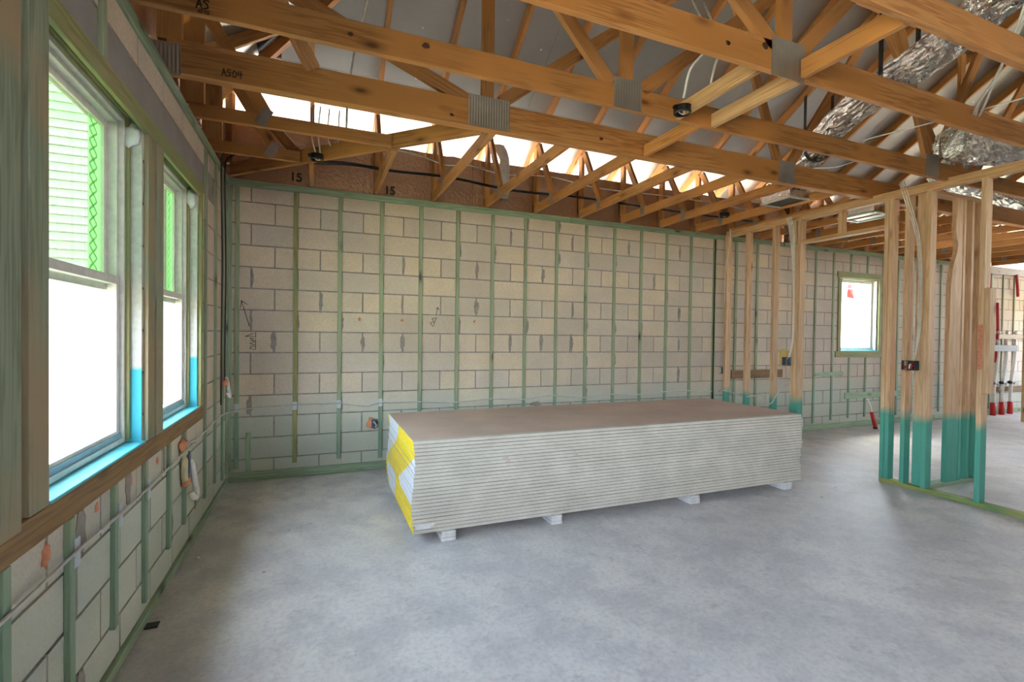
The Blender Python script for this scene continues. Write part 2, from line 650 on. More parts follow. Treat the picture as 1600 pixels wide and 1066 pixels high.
def lay_blocks(wall, axis, length, openings, parity, single_to, skip=None):
    rest = []
    count = 0
    for r in range(14):
        z0, z1 = r * B, (r + 1) * B
        a = 0.0 if (r + parity) % 2 == 0 else -B
        while a < length:
            s, e = max(a, 0.0), min(a + 2 * B, length)
            parts = [(s, e)]
            for o0, o1, q0, q1 in openings:
                if z1 > q0 + 0.02 and z0 < q1 - 0.02:
                    nx = []
                    for s1, e1 in parts:
                        if e1 <= o0 or s1 >= o1:
                            nx.append((s1, e1))
                        else:
                            if s1 < o0:
                                nx.append((s1, o0))
                            if e1 > o1:
                                nx.append((o1, e1))
                    parts = nx
            for s1, e1 in parts:
                if e1 - s1 < 0.04:
                    continue
                if skip and skip(s1, e1, r):
                    continue
                j = 0.0065
                h = B - 2 * j
                l = e1 - s1 - 2 * j
                pr = random.uniform(0.0, 0.0025)
                if axis == 'X':
                    ext = (-l / 2, l / 2, -0.003, 0.03, -h / 2, h / 2)
                    cen = V(((s1 + e1) / 2, -pr, (z0 + z1) / 2))
                else:
                    ext = (-0.03, 0.003, -l / 2, l / 2, -h / 2, h / 2)
                    cen = V((pr, -(s1 + e1) / 2, (z0 + z1) / 2))
                if (s1 + e1) / 2 < single_to and count < 298:
                    rz = Matrix.Rotation(random.uniform(-0.004, 0.004), 4, 'Y' if axis == 'X' else 'X')
                    link('block', block_mesh((axis, round(l, 3)), ext), M_block, wall, Matrix.Translation(cen) @ rz)
                    count += 1
                else:
                    rest.append((ext[0] + cen.x, ext[1] + cen.x, ext[2] + cen.y, ext[3] + cen.y, ext[4] + cen.z, ext[5] + cen.z))
            a += 2 * B
    if rest:
        o = link('block', boxes_mesh('block', rest), M_block, wall)
        o['kind'] = 'stuff'

W3 = (8.50, 9.42, 6 * B, 2.40)
wall_back = wall_core('wall_back', 'X', 15.0, [W3], 'long concrete block back wall with green furring strips')
lay_blocks(wall_back, 'X', 15.0, [W3], 0, 7.9)

W1 = (2.36, 3.274, 4 * B + 0.06, 12 * B)
W2 = (1.20, 2.115, 4 * B + 0.06, 12 * B)
LW = 9.6
W_FILL = (4.6, 6.7, 4 * B, 12 * B)  # unseen opening, added to let more daylight into the room
wall_left = wall_core('wall_left', 'Y', LW, [W2, W1, W_FILL], 'concrete block left wall with two windows')
lay_blocks(wall_left, 'Y', 4.47, [(1.20, 2.115, 4 * B, 12 * B), (2.36, 3.274, 4 * B, 12 * B)], 1, 9, skip=lambda s, e, r: r in (12,) and e > 0.95)
# precast lintel over both windows
abox('lintel', -0.04, 0.004, -4.45, -0.98, 12 * B + 0.003, 13 * B - 0.004, M_lintel, wall_left)

# irregular smears of mortar over joints
def smear(wall, axis, a, z, w, h, seed):
    rnd = random.Random(seed)
    n = 9
    pts = []
    for k in range(n * 2):
        t = k / (n * 2) * 2 * math.pi
        q = 1 + rnd.uniform(-0.3, 0.3)
        pts.append((math.cos(t) * w / 2 * q, math.sin(t) * h / 2 * q))
    vs, fs = [], []
    for d in (0.0, 0.0035):
        for p in pts:
            vs.append((a + p[0], -0.004 - d, z + p[1]) if axis == 'X' else (0.004 + d, -(a + p[0]), z + p[1]))
    m = len(pts)
    for k in range(m):
        fs.append((k, (k + 1) % m, m + (k + 1) % m, m + k))
    fs.append(tuple(range(m, 2 * m)))
    bm = bmesh.new()
    bv = [bm.verts.new(v) for v in vs]
    for f in fs:
        bm.faces.new([bv[i] for i in f])
    bmesh.ops.recalc_face_normals(bm, faces=bm.faces)
    me = bpy.data.meshes.new('mortar_smear')
    bm.to_mesh(me)
    bm.free()
    link('mortar_smear', me, M_mortar, wall)
rs = random.Random(3)
used = set()
for k in range(70):
    r = rs.randrange(2, 14)
    off = 0.0 if r % 2 == 0 else B
    a = off + 2 * B * rs.randrange(0, 15)
    if a < 0.1 or (r, round(a, 2)) in used:
        continue
    used.add((r, round(a, 2)))
    if rs.random() < 0.97:
        smear(wall_back, 'X', a + rs.uniform(-.01, .01), (r + .5) * B, rs.uniform(0.02, 0.055), B * rs.uniform(.75, 1.0), k)
    else:
        smear(wall_back, 'X', a + rs.uniform(-.2, .2), r * B, rs.uniform(0.12, 0.34), rs.uniform(0.03, 0.07), k)
for a, z, w, h in ((3.6, .45, .06, .18), (3.02, .7, .07, .2), (2.55, .73, .08, .16), (3.02, .12, .06, .2), (1.25, .35, .1, .3), (2.0, .72, .05, .14), (1.85, .3, .05, .2)):
    smear(wall_left, 'Y', a, z, w, h, int(a * 100))

# furring on the back wall ------------------------------------------------
T = 0.019
FUR = [0.09 + 0 * 1] + [0.59 + 0.4064 * k for k in range(0, 37)]
for k, x in enumerate(FUR):
    if x > 14.9:
        break
    if W3[0] - 0.05 < x < W3[1] + 0.05:
        abox('furring_strip', x - .018, x + .018, -T - .003, -.003, 0.15, 1.12, W['furring'], wall_back)
        abox('furring_strip', x - .018, x + .018, -T - .003, -.003, 2.5, WH - .07, W['furring'], wall_back)
        continue
    w = random.choice((0.018, 0.019, 0.02))
    mat = W['olive'] if k in (1,) else W['furring']
    abox('furring_strip', x - w, x + w, -T - .003, -.003, 0.13 + random.uniform(-.02, .03), WH - .072, mat, wall_back)
abox('furring_strip', 0.17, 0.21, -T - .003, -.003, 0.10, 0.46, W['greenplate'], wall_back)
abox('furring_strip', 5.86, 5.90, -T - .003, -.003, 0.1, WH - .07, W['furring'], wall_back)
abox('furring_strip', 0.0215, 0.045, -T - .003, -.003, 0.11, WH - .07, W['greenplate'], wall_back)
for x0, x1 in ((0.022, 3.6), (3.61, 7.2), (7.21, 11), (11.01, 14.8)):
    abox('top_strip', x0, x1, -T - .004, -.004, WH - .066, WH - 0.002, W['greenplate'], wall_back)
    abox('bottom_strip', x0, x1, -T - .006, -.004, 0.004, 0.088, W['greenplate'], wall_back)
for x in (0.09, 0.59, 0.9964, 1.4028):
    abox('nail_plate', x - .02, x + .02, -T - .0065, -T - .0032, 0.66, 0.74, M_nailp, wall_back, c=0.001)
for a in (9.6, 6.5):
    pass
abox('ledger_board', 6.2, 7.2, -T - .022, -T - .004, 0.84, 0.96, W['sill'], wall_back)
abox('ledger_board', 7.9, 8.55, -T - .022, -T - .004, 0.84, 0.90, W['greenplate'], wall_back)
abox('ledger_board', 8.6, 10.6, -T - .022, -T - .004, 0.46, 0.56, W['greenplate'], wall_back)
abox('ledger_board', 12.55, 14.6, -T - .03, -T - .004, 1.46, 1.55, W['sill'], wall_back)
abox('ledger_board', 12.55, 14.6, -T - .03, -T - .004, 0.44, 0.53, W['sill'], wall_back)
abox('ledger_board', 12.55, 14.6, -T - .03, -T - .004, 2.70, 2.84, W['sill'], wall_back)

# furring, boards and strips on the left wall -----------------------------
def lb(name, y0, y1, z0, z1, mat, x0=0.004, x1=0.023):
    return abox(name, x0, x1, -y1, -y0, z0, z1, mat, wall_left)
lb('sill_board', 1.10, 4.4, 0.79, 0.882, W['sill'], 0.004, 0.024)
lb('header_board', 1.13, 3.285, 2.372, 2.462, W['olive'], 0.004, 0.024)
lb('trim_board', 3.29, 3.40, 0.885, WH - .07, W['trimboard'], 0.004, 0.026)
lb('trim_board', 3.435, 3.64, 0.86, WH - .07, W['trimboard'], 0.004, 0.024)
lb('trim_board', 2.245, 2.345, 0.885, 2.370, W['trimboard'], 0.004, 0.024)
lb('trim_board', 2.12, 2.235, 0.885, 2.370, W['trimboard'], 0.004, 0.03)
lb('trim_board', 1.145, 1.19, 0.885, 2.370, W['olive'], 0.004, 0.026)
for y, z0, z1, mt in ((3.50, 0.1, .787, 'furring'), (3.125, 0.12, .787, 'furring'), (2.735, 0.19, .787, 'furring'), (2.35, 0.10, .787, 'furring'),
                  (1.94, 0.19, .787, 'furring'), (1.59, 0.2, .787, 'furring'), (0.985, 0.17, WH - .07, 'furring'), (0.60, 0.17, WH - .07, 'furring'), (0.27, 0.1, WH - .07, 'furring'), (0.055, .1, WH - .07, 'greenplate')):
    lb('furring_strip', y - .019, y + .019, z0, z1, W[mt])
for y in (2.86, 3.26, 3.7, 4.1):
    lb('furring_strip', y - .019, y + .019, 2.465, WH - .07, W['furring'])
for y0, y1 in ((0.03, 2.9), (2.91, 5.8), (5.81, 9.5)):
    lb('top_strip', y0, y1, WH - .066, WH - .002, W['greenplate'])
    lb('bottom_strip', y0, y1, 0.004, 0.05, W['greenplate'], 0.004, 0.026)
for y, z in ((3.10, .67), (2.70, .66), (2.33, .655)):
    abox('nail_plate', 0.0235, 0.026, -y - .022, -y + .022, z - .06, z + .04, M_nailp, wall_left, c=0.001)

# ---------------------------------------------------------------- left windows
def frame_boxes(y0, y1, z0, z1, x0, x1, t):
    """four members of a rectangular frame in the plane of the left wall, y0<y1 given as distances"""
    return [(x0, x1, -y1, -y1 + t, z0, z1), (x0, x1, -y0 - t, -y0, z0, z1), (x0, x1, -y1 + t, -y0 - t, z0, z0 + t), (x0, x1, -y1 + t, -y0 - t, z1 - t, z1)]

def left_window(n, o):
    y0, y1, z0, z1 = o
    # block reveal, painted cyan in its lower part, and timber buck
    abox('reveal', -0.056, 0.0035, -y0 - .007, -y0 + .001, z0, z1, M_reveal, wall_left, c=0.0005)
    abox('reveal', -0.056, 0.0035, -y1 - .001, -y1 + .007, z0, z1, M_reveal, wall_left, c=0.0005)
    for nm, bx in (('buck', (-0.17, -0.04, -y0 - .026, -y0 - .007, z0 + .03, z1 - .022)), ('buck', (-0.17, -0.04, -y1 + .007, -y1 + .026, z0 + .03, z1 - .022)), ('buck', (-0.17, -0.04, -y1 + .007, -y0 - .007, z1 - .02, z1 - .001))):
        abox(nm, *bx, W['olive'], wall_left)
    abox('sill_membrane', -0.10, 0.022, -y1 + .004, -y0 - .004, z0 + .001, z0 + .018, M_cyan, wall_left)
    f0, f1, g0, g1 = y0 + .027, y1 - .027, z0 + .024, z1 - .022
    fr = frame_boxes(f0, f1, g0, g1, -0.15, -0.055, 0.022) + frame_boxes(f0 + .022, f1 - .022, g0 + .022, g1 - .022, -0.15, -0.075, 0.02)
    w = struct('window_%d' % n, boxes_mesh('window', fr), M_white, label='white vinyl single hung window, %s' % ('the nearer of the pair in the left wall' if n == 1 else 'the farther of the pair in the left wall'))
    s0, s1 = f0 + .042, f1 - .042
    zm = 1.625
    up = link('upper_sash', boxes_mesh('upper_sash', frame_boxes(s0, s1, zm - .02, g1 - .042, -0.142, -0.112, 0.03)), M_white, w)
    link('glass_pane', boxes_mesh('glass_pane', [(-0.129, -0.125, -s1 + .03, -s0 - .03, zm + .01, g1 - .072)]), M_glass_g, up)
    lo = link('lower_sash', boxes_mesh('lower_sash', frame_boxes(s0 - .018, s1 + .018, g0 + .024, zm + .045, -0.105, -0.07, 0.036)), M_white, w)
    link('glass_pane', boxes_mesh('glass_pane', [(-0.089, -0.085, -s1 + .018, -s0 - .018, g0 + .06, zm + .01)]), M_glass, lo)
    link('bottom_rail', boxes_mesh('bottom_rail', [(-0.108, -0.062, -s1 - .015, -s0 + .015, g0 + .002, g0 + .045)]), M_cyan2, w)
    # protective film with a lattice print along the far stile of the upper pane
    xs = -0.1235
    film = []
    ya, yb, za, zb = s0 + .075, s0 + .155, zm + .012, g1 - .074
    film.append((xs, xs + .0006, -yb - .01, -s0 - .03, za, zb))
    fl = link('film_strip', boxes_mesh('film_strip', film), M_filmc, up)
    vs, fs = [], []
    k = 0
    zz = za
    while zz < zb - .05:
        for s in (0, 1):
            p, q = (-yb, -ya) if s else (-ya, -yb)
            a, b = V((xs, p, zz)), V((xs, q, zz + .05))
            i = len(vs)
            vs += [a + V((0, 0, -.005)), b + V((0, 0, -.005)), b + V((0, 0, .005)), a + V((0, 0, .005))]
            vs += [v + V((.0015, 0, 0)) for v in vs[-4:]]
            fs += [(i + 4, i + 5, i + 6, i + 7), (i, i + 3, i + 2, i + 1), (i, i + 1, i + 5, i + 4), (i + 2, i + 3, i + 7, i + 6)]
        zz += .05
    link('lattice_print', pymesh('lattice_print', vs, fs), glass_mat('film_ink', (0.62, 0.78, 0.60, 1)) if n == 1 else bpy.data.materials['film_ink'], fl)
    blob('caulk_patch', (-0.035, -y0 - .02, z1 - .10), (0.03, 0.014, 0.06), M_caulk, wall_left, seed=n)
left_window(1, W1)
left_window(2, W2)

# ---------------------------------------------------------------- back window
def back_window():
    x0, x1, z0, z1 = W3
    def fb(a0, a1, c0, c1, y0, y1, t):
        return [(a0, a0 + t, y0, y1, c0, c1), (a1 - t, a1, y0, y1, c0, c1), (a0 + t, a1 - t, y0, y1, c0, c0 + t), (a0 + t, a1 - t, y0, y1, c1 - t, c1)]
    w = struct('window_3', boxes_mesh('window', fb(x0 + .02, x1 - .02, z0 + .02, z1 - .02, 0.07, 0.15, 0.045)), M_white, label='small white window in the block wall beyond the stud partition')
    link('glass_pane', boxes_mesh('glass_pane', [(x0 + .06, x1 - .06, 0.108, 0.112, z0 + .06, z1 - .06)]), M_glass, w)
    for bx in ((x0, x0 + .019, 0.01, 0.19, z0 + .02, z1 - .02), (x1 - .019, x1, 0.01, 0.19, z0 + .02, z1 - .02), (x0, x1, 0.01, 0.19, z1 - .019, z1)):
        abox('buck', *bx, W['olive'], wall_back)
    abox('reveal', x1 - .024, x1 - .0195, 0.006, 0.068, z0, z1, M_reveal, wall_back, c=0.0005)
    abox('sill_membrane', x0, x1, -0.02, 0.19, z0 + .001, z0 + .018, M_cyan, wall_back)
    abox('header_board', x0 - .10, x1 + .10, -T - .006, -.004, z1 - .004, z1 + .09, W['olive'], wall_back)
    abox('sill_board', x0 - .12, x1 + .10, -T - .006, -.004, z0 - .09, z0 + .002, W['olive'], wall_back)
    abox('trim_board', x0 - .075, x0 - .004, -T - .006, -.004, z0 + .004, z1 - .006, W['olive'], wall_back)
    abox('trim_board', x1 + .004, x1 + .075, -T - .006, -.004, z0 + .004, z1 - .006, W['olive'], wall_back)
back_window()

# right wall and rear wall of the house (rear one opens wide on to a covered porch)
struct('wall_right', boxes_mesh('wall_right', [(15.0, 15.2, -0.5, 0.2, 0, WH), (15.0, 15.2, -9.6, -1.5, 0, WH), (15.0, 15.2, -1.5, -0.5, 0, 0.9), (15.0, 15.2, -1.5, -0.5, 2.3, WH)]), M_block, label='block wall at the far right end of the house')
struct('wall_rear', boxes_mesh('wall_rear', [(-0.2, 15.2, -9.8, -9.6, 0, WH)]), M_block, label='block wall behind the viewer')

# ---------------------------------------------------------------- roof deck
SL = 0.62
ZD = 3.72
YR = -9.6
def clip(poly, a, b, c):
    """keep a*x + b*y <= c"""
    out = []
    for i, p in enumerate(poly):
        q = poly[(i + 1) % len(poly)]
        dp, dq = a * p[0] + b * p[1] - c, a * q[0] + b * q[1] - c
        if dp <= 0:
            out.append(p)
        if (dp < 0 < dq) or (dq < 0 < dp):
            t = dp / (dp - dq)
            out.append((p[0] + (q[0] - p[0]) * t, p[1] + (q[1] - p[1]) * t))
    return out
XE = 15.0
SLOPES = {
    'back': (lambda x, y: ZD + SL * -y, [(-1, -1, 0), (1, -1, XE), (0, -1, -YR / 2)]),            # x >= -y ; x - y <= XE ; y >= YR/2
    'left': (lambda x, y: ZD + SL * x, [(1, 1, 0), (1, -1, -YR)]),
    'front': (lambda x, y: ZD + SL * (y - YR), [(-1, 1, YR), (1, 1, XE + YR), (0, 1, YR / 2)]),
    'right': (lambda x, y: ZD + SL * (XE - x), [(-1, 1, -XE), (-1, -1, -XE - YR)]),
}
SLOPES['left'] = (SLOPES['left'][0], [(1, 1, 0), (1, -1, -YR)])
ceil = None
def prism(name, poly, zf, lo, hi):
    n = len(poly)
    vs = [(x, y, zf(x, y) + lo) for x, y in poly] + [(x, y, zf(x, y) + hi) for x, y in poly]
    fs = [tuple(range(n - 1, -1, -1)), tuple(range(n, 2 * n))] + [(k, (k + 1) % n, n + (k + 1) % n, n + k) for k in range(n)]
    return vs, fs
OH = 0.75
big = [(-OH, YR - OH), (XE + OH, YR - OH), (XE + OH, OH), (-OH, OH)]
vs, fs = [], []
for nm, (zf, cl) in SLOPES.items():
    p = big
    for c in cl:
        p = clip(p, *c)
    v, f = prism('roof', p, zf, 0.018, 0.06)
    fs += [tuple(i + len(vs) for i in q) for q in f]
    vs += v
ceil = struct('ceiling', pymesh('ceiling', vs, fs), M_shingle, label='underside of the hipped roof with grey foil faced sheathing')
for nm, (zf, cl) in SLOPES.items():
    run = 1.036
    along_x = nm in ('back', 'front')
    for r in range(14):
        for k in range(-1, 9):
            off = (r % 2) * 1.22
            a0, a1 = -OH + k * 2.44 + off + .002, -OH + (k + 1) * 2.44 + off - .002
            b0, b1 = -OH + r * run + .002, -OH + (r + 1) * run - .002
            if nm == 'back':
                p = [(a0, -b1), (a1, -b1), (a1, -b0), (a0, -b0)]
            elif nm == 'front':
                p = [(a0, YR + b0), (a1, YR + b0), (a1, YR + b1), (a0, YR + b1)]
            elif nm == 'left':
                p = [(b0, -a1), (b1, -a1), (b1, -a0), (b0, -a0)]
            else:
                p = [(XE - b1, -a1), (XE - b0, -a1), (XE - b0, -a0), (XE - b1, -a0)]
            for c in cl + [(1, 0, XE + OH), (-1, 0, OH), (0, 1, OH), (0, -1, -YR + OH)]:
                if p:
                    p = clip(p, *c)
            if not p or len(p) < 3:
                continue
            area = abs(sum(p[i][0] * p[(i + 1) % len(p)][1] - p[(i + 1) % len(p)][0] * p[i][1] for i in range(len(p)))) / 2
            if area < 0.02:
                continue
            v, f = prism('s', p, zf, 0.0, 0.016)
            link('roof_sheet', pymesh('roof_sheet', v, f), M_deck, ceil)

# closed soffits under the eaves, missing along the back of the main room
zs = ZD - SL * OH
struct('soffit', boxes_mesh('soffit', [(-OH, -0.2, YR - OH, OH, zs - .03, zs - .015), (XE + 0.2, XE + OH, YR - OH, OH, zs - .03, zs - .015), (-0.2, XE + .2, YR - OH, YR - 0.2, zs - .03, zs - .015), (6.4, XE + .2, 0.2, OH, zs - .03, zs - .015)]), M_white, label='white soffit under the eaves')

# ---------------------------------------------------------------- foil sheets standing on the back wall behind the truss heels
def kraft_panel(x0, x1, seed):
    rnd = random.Random(seed)
    n = 14
    vs, fs = [], []
    for k in range(n + 1):
        x = x0 + (x1 - x0) * k / n
        zt = 3.385 + rnd.uniform(-.006, .006)
        wob = rnd.uniform(0, .006)
        yy = 0.05 + (seed % 2) * .012
        vs += [(x, yy + wob, WH + .004), (x, yy + wob, zt), (x, yy + .004 + wob, WH + .004), (x, yy + .004 + wob, zt)]
    for k in range(n):
        i = k * 4
        fs += [(i, i + 4, i + 5, i + 1), (i + 2, i + 3, i + 7, i + 6), (i + 1, i + 5, i + 7, i + 3)]
    return vs, fs
FOILS = [(-0.14, 1.24), (1.20, 2.44), (2.40, 4.87), (4.83, 7.32), (7.28, 9.72), (9.68, 12.12), (12.08, 14.9)]
ORD = ['first', 'second', 'third', 'fourth', 'fifth', 'sixth', 'seventh', 'eighth', 'ninth', 'tenth', 'eleventh', 'twelfth', 'thirteenth', 'fourteenth', 'fifteenth', 'sixteenth', 'seventeenth', 'eighteenth', 'nineteenth', 'twentieth', 'twenty-first', 'twenty-second', 'twenty-third', 'twenty-fourth', 'twenty-fifth']
RX = Matrix.Rotation(math.radians(90), 4, 'X')
for k, (a, b) in enumerate(FOILS):
    v, f = kraft_panel(a, b, k)
    t = thing('foil_sheet', 'brown crinkled foil sheet standing on the back wall, %s from the left corner' % ORD[k], 'insulation sheet', ((a + b) / 2, 0.045, WH), 'foil sheets behind the truss heels')
    link('sheet', pymesh('sheet', v, f), M_kraft, t)
    if k == 0:
        text('printed_number', '15', (0.585, 0.043, 2.905), RX, 0.115, M_ink, t)
    if k == 1:
        text('printed_number', '15', (1.487, 0.043, 2.885), RX, 0.115, M_ink, t)
# added sheet on the left wall, closing off bright eave gaps
vs, fs = box_vf(-0.085, -0.08, -9.3, 0.06, WH + .004, 3.385)
tag(link('foil_sheet', pymesh('foil_sheet', vs, fs), M_kraft), 'added brown sheet blocking eave light behind the left truss ends', 'insulation sheet', 'foil sheets behind the truss heels')
# torn white housewrap
vs, fs = [], []
rnd = random.Random(5)
prof = [(2.70, 3.58, .10), (2.74, 3.52, .09), (2.78, 3.42, .07), (2.785, 3.30, .075), (2.78, 3.18, .08), (2.775, 3.06, .085), (2.78, 2.98, .07)]
for i, (x, z, w) in enumerate(prof):
    vs += [(x - w, 0.02 + rnd.uniform(-.01, .01), z), (x, 0.0 + rnd.uniform(-.01, .01), z + rnd.uniform(-.01, .01)), (x + w * .6, 0.02 + rnd.uniform(-.01, .01), z + .01)]
    vs += [(a, b + .002, c) for a, b, c in vs[-3:]]
for i in range(len(prof) - 1):
    a = i * 6
    for o in (0, 1):
        fs += [(a + o, a + o + 1, a + o + 7, a + o + 6), (a + o + 3, a + o + 9, a + o + 10, a + o + 4)]
tag(link('plastic_scrap', pymesh('plastic_scrap', vs, fs), M_caulk), 'torn white plastic scrap hanging over the brown foil sheet', 'scrap')

# ---------------------------------------------------------------- trusses
def plate_mesh(w, h):
    n = max(14, int(w / 0.0095))
    vs, fs = [], []
    for k in range(n + 1):
        x = -w / 2 + w * k / n
        d = 0.002 if k % 2 else 0.0005
        for z in (-h / 2, h / 2):
            vs.append((x, -d, z))
        for z in (-h / 2, h / 2):
            vs.append((x, 0.002, z))
    for k in range(n):
        i = k * 4
        fs += [(i, i + 4, i + 5, i + 1), (i + 2, i + 3, i + 7, i + 6), (i + 1, i + 5, i + 7, i + 3), (i, i + 2, i + 6, i + 4)]
    fs += [(0, 1, 3, 2), (n * 4, n * 4 + 2, n * 4 + 3, n * 4 + 1)]
    return pymesh('gusset_plate', vs, fs)

def gusset(x, y, z, w, h, parent, rot=0.0):
    return link('gusset_plate', plate_mesh(w, h), M_plate, parent, Matrix.Translation((x, y, z)) @ Matrix.Rotation(rot, 4, 'Y'))

def hip_truss(Y, hc, thick, label, joints, lg=None):
    """truss parallel to the back wall; Y is the (negative) position of its front face"""
    yc = Y + thick / 2
    t = thing('roof_truss', label, 'truss', (0.1, yc, 2.86), 'long roof trusses across the room')
    zb = 2.86 + hc / 2
    board('bottom_chord', (0.0, yc, zb), (7.0 if False else 14.95, yc, zb), hc, thick, W['truss'], t, (0, 0, 1))
    d = -Y
    zc = ZD - 0.055
    board('top_chord', (-0.6, yc, zc + SL * -0.6), (d, yc, zc + SL * d), 0.095, 0.037, W['truss'], t, (0, 0, 1))
    board('top_chord', (d, yc, zc + SL * d - .05), (XE - d, yc, zc + SL * d - .05), 0.09, 0.037, W['truss'], t, (0, 0, 1))
    board('top_chord', (XE + 0.6, yc, zc + SL * -0.6), (XE - d, yc, zc + SL * d), 0.095, 0.037, W['truss'], t, (0, 0, 1))
    board('heel_post', (0.01, yc, 2.86 + hc), (0.01, yc, zc - .04), 0.12, 0.037, W['truss'], t, (1, 0, 0))
    for kind, p, q in joints:
        if kind == 'plate':
            gusset(p[0], Y - .001, p[1], q[0], q[1], t)
        else:
            board('web', (p[0], yc, p[1]), (q[0], yc, q[1]), 0.088 if kind == 'w' else 0.095, 0.037, W['truss'], t, (1, 0, 0) if abs(q[0] - p[0]) < .1 else (0, 0, 1))
    return t

ztop = lambda y: ZD - .055 + SL * y - .1
tA = hip_truss(-1.965, 0.185, 0.076, 'deep double truss carrying the jack ends, nearest the back wall', [
    ('w', (1.885, 3.04), (1.885, ztop(1.96))), ('w', (1.80, 3.02), (0.25, 3.62)), ('w', (1.99, 3.08), (4.0, 4.62)),
    ('w', (4.74, 3.02), (4.05, 4.66)), ('w', (4.86, 3.02), (6.1, 4.72)), ('w', (7.6, 3.0), (6.2, 4.7)), ('w', (7.6, 3.0), (9.0, 4.7)), ('w', (7.6, 3.0), (7.6, 4.7)), ('w', (10.4, 3.0), (9.1, 4.7)), ('w', (10.4, 3.0), (11.8, 4.7)),
    ('plate', (1.891, 2.972), (0.305, 0.215)), ('plate', (4.80, 2.955), (0.21, 0.2)), ('plate', (-0.05, 2.93), (0.24, 0.17))])
tB = hip_truss(-2.60, 0.140, 0.037, 'second long truss out from the back wall, with a rough dark knot in its chord', [
    ('w', (2.59, 3.0), (2.59, ztop(2.59))), ('w', (2.47, 3.0), (1.3, 4.25)), ('w', (2.70, 3.0), (4.75, 4.62)),
    ('w', (5.75, 3.0), (4.95, 4.95)), ('w', (5.86, 3.0), (7.0, 4.95)), ('w', (8.6, 3.0), (7.2, 4.95)), ('w', (8.6, 3.0), (10, 4.95)), ('w', (8.6, 3.0), (8.6, 4.95)),
    ('plate', (2.593, 2.95), (0.205, 0.19)), ('plate', (5.79, 2.955), (0.19, 0.19))])
tC = hip_truss(-3.28, 0.160, 0.037, 'third long truss out from the back wall, over the middle of the drywall stack', [
    ('w', (3.135, 3.0), (3.135, ztop(3.27))), ('w', (3.05, 3.0), (1.6, 4.08)), ('w', (3.26, 3.02), (4.9, 4.65)), ('w', (6.4, 3.0), (5.0, 4.7)), ('w', (6.5, 3.0), (7.7, 5.2)), ('w', (7.8, 5.2), (9.0, 3.0)), ('w', (9.1, 3), (10.2, 5.2)),
    ('plate', (3.15, 2.94), (0.245, 0.205)), ('plate', (6.45, 2.95), (0.2, 0.19))])
tD = hip_truss(-3.83, 0.140, 0.037, 'long truss chord crossing the top right corner, closest to the camera', [
    ('w', (5.4, 3.0), (4.4, 4.9)), ('w', (5.5, 3.0), (6.7, 5.2)), ('plate', (5.45, 2.95), (0.2, 0.18))])
# splice plate, knots and marker writing on the two nearest left chord ends
LA = [[(0, 0), (.22, .9), (.45, 0)], [(.08, .35), (.4, .4)]]
LS = [[(1.0, .85), (.7, .95), (.62, .7), (.9, .5), (.95, .2), (.6, .05)]]
L5 = [[(1.0, .9), (.66, .9), (.66, .55), (.95, .5), (.9, .1), (.6, .05)]]
L0 = [[(1.3, .05), (1.2, .5), (1.4, .9), (1.65, .6), (1.55, .1), (1.3, .05)]]
L4 = [[(1.9, .9), (1.8, .4), (2.3, .5)], [(2.15, .95), (2.1, 0)]]
LW_ = [[(1.6, .9), (1.4, .5), (1.9, .5)], [(1.9, .9), (1.85, 0)], [(2.2, 0), (2.2, .9)], [(2.4, .8), (2.7, .9), (2.4, .1), (2.8, .1)]]
stroke('marker_writing', LA + LS, (0.268, -2.601, 2.882), (1, 0, 0), (0, 0, 1), 0.048, M_ink, tB, r=.0028)
stroke('marker_writing', LA + L5 + LW_, (0.275, -2.601, 2.863), (1, 0, 0), (0, 0, 1), 0.016, M_ink, tB, r=.0012)
stroke('marker_writing', LA + L5 + L0 + L4, (0.268, -1.966, 2.888), (1, 0, 0), (0, 0, 1), 0.045, M_ink, tA, r=.002)
for t, y, kn in ((tB, -2.6008, ((1.31, 2.955, .02), (0.93, 2.925, .014))), (tC, -3.2808, ((2.72, 2.93, .014), (2.98, 2.975, .022))), (tA, -1.9658, ((2.8, 2.94, .016), (1.62, 2.91, .014)))):
    for x, z, r in kn:
        b = blob('knot', (x, y, z), (r, .003, r * .8), plain('dark_knot', (84, 54, 32), .8) if 'dark_knot' not in bpy.data.materials else bpy.data.materials['dark_knot'], t, seed=int(x * 10))

# jack trusses running from the back wall to the first long truss
JX = [1.95 + 0.6045 * k for k in range(0, 21)]
zu = ZD - 0.055
def jack(x, y_end, label, top_to):
    t = thing('jack_truss', label, 'truss', (x, -0.03, 2.86), 'jack trusses along the back wall')
    board('bottom_chord', (x, 0.02, 2.905), (x, y_end, 2.905), 0.09, 0.038, W['truss'], t, (0, 0, 1))
    board('top_chord', (x, 0.66, zu - SL * .66), (x, -top_to, zu + SL * top_to), 0.09, 0.038, W['truss'], t, (0, 0, 1))
    board('heel_post', (x, -0.0, 2.952), (x, -0.0, zu - .055), 0.085, 0.038, W['truss'], t, (0, 1, 0))
    if y_end < -1:
        board('web', (x, -0.07, zu - .05), (x, -0.43, 2.955), 0.07, 0.038, W['truss'], t, (0, 1, 0))
    link('gusset_plate', cbox(0.12, 0.07, 0.002, 0.0004, M_plate), M_plate, t, Matrix.Translation((x - 0.0205, -0.42, 2.925)) @ Matrix.Rotation(math.radians(90), 4, 'Y'))
    return t
for k, x in enumerate(JX):
    if x > 13.2:
        break
    jack(x, -1.885, 'jack truss from back wall to deep double truss, %s from the left' % ORD[k], min(3.4, XE - x - .05, x - .04))
jack(1.345, -1.28, 'short jack truss ending at the diagonal corner truss, red marks across its chord', 1.3)
jack(0.73, -0.66, 'shortest jack truss tucked into the left corner', 0.7)
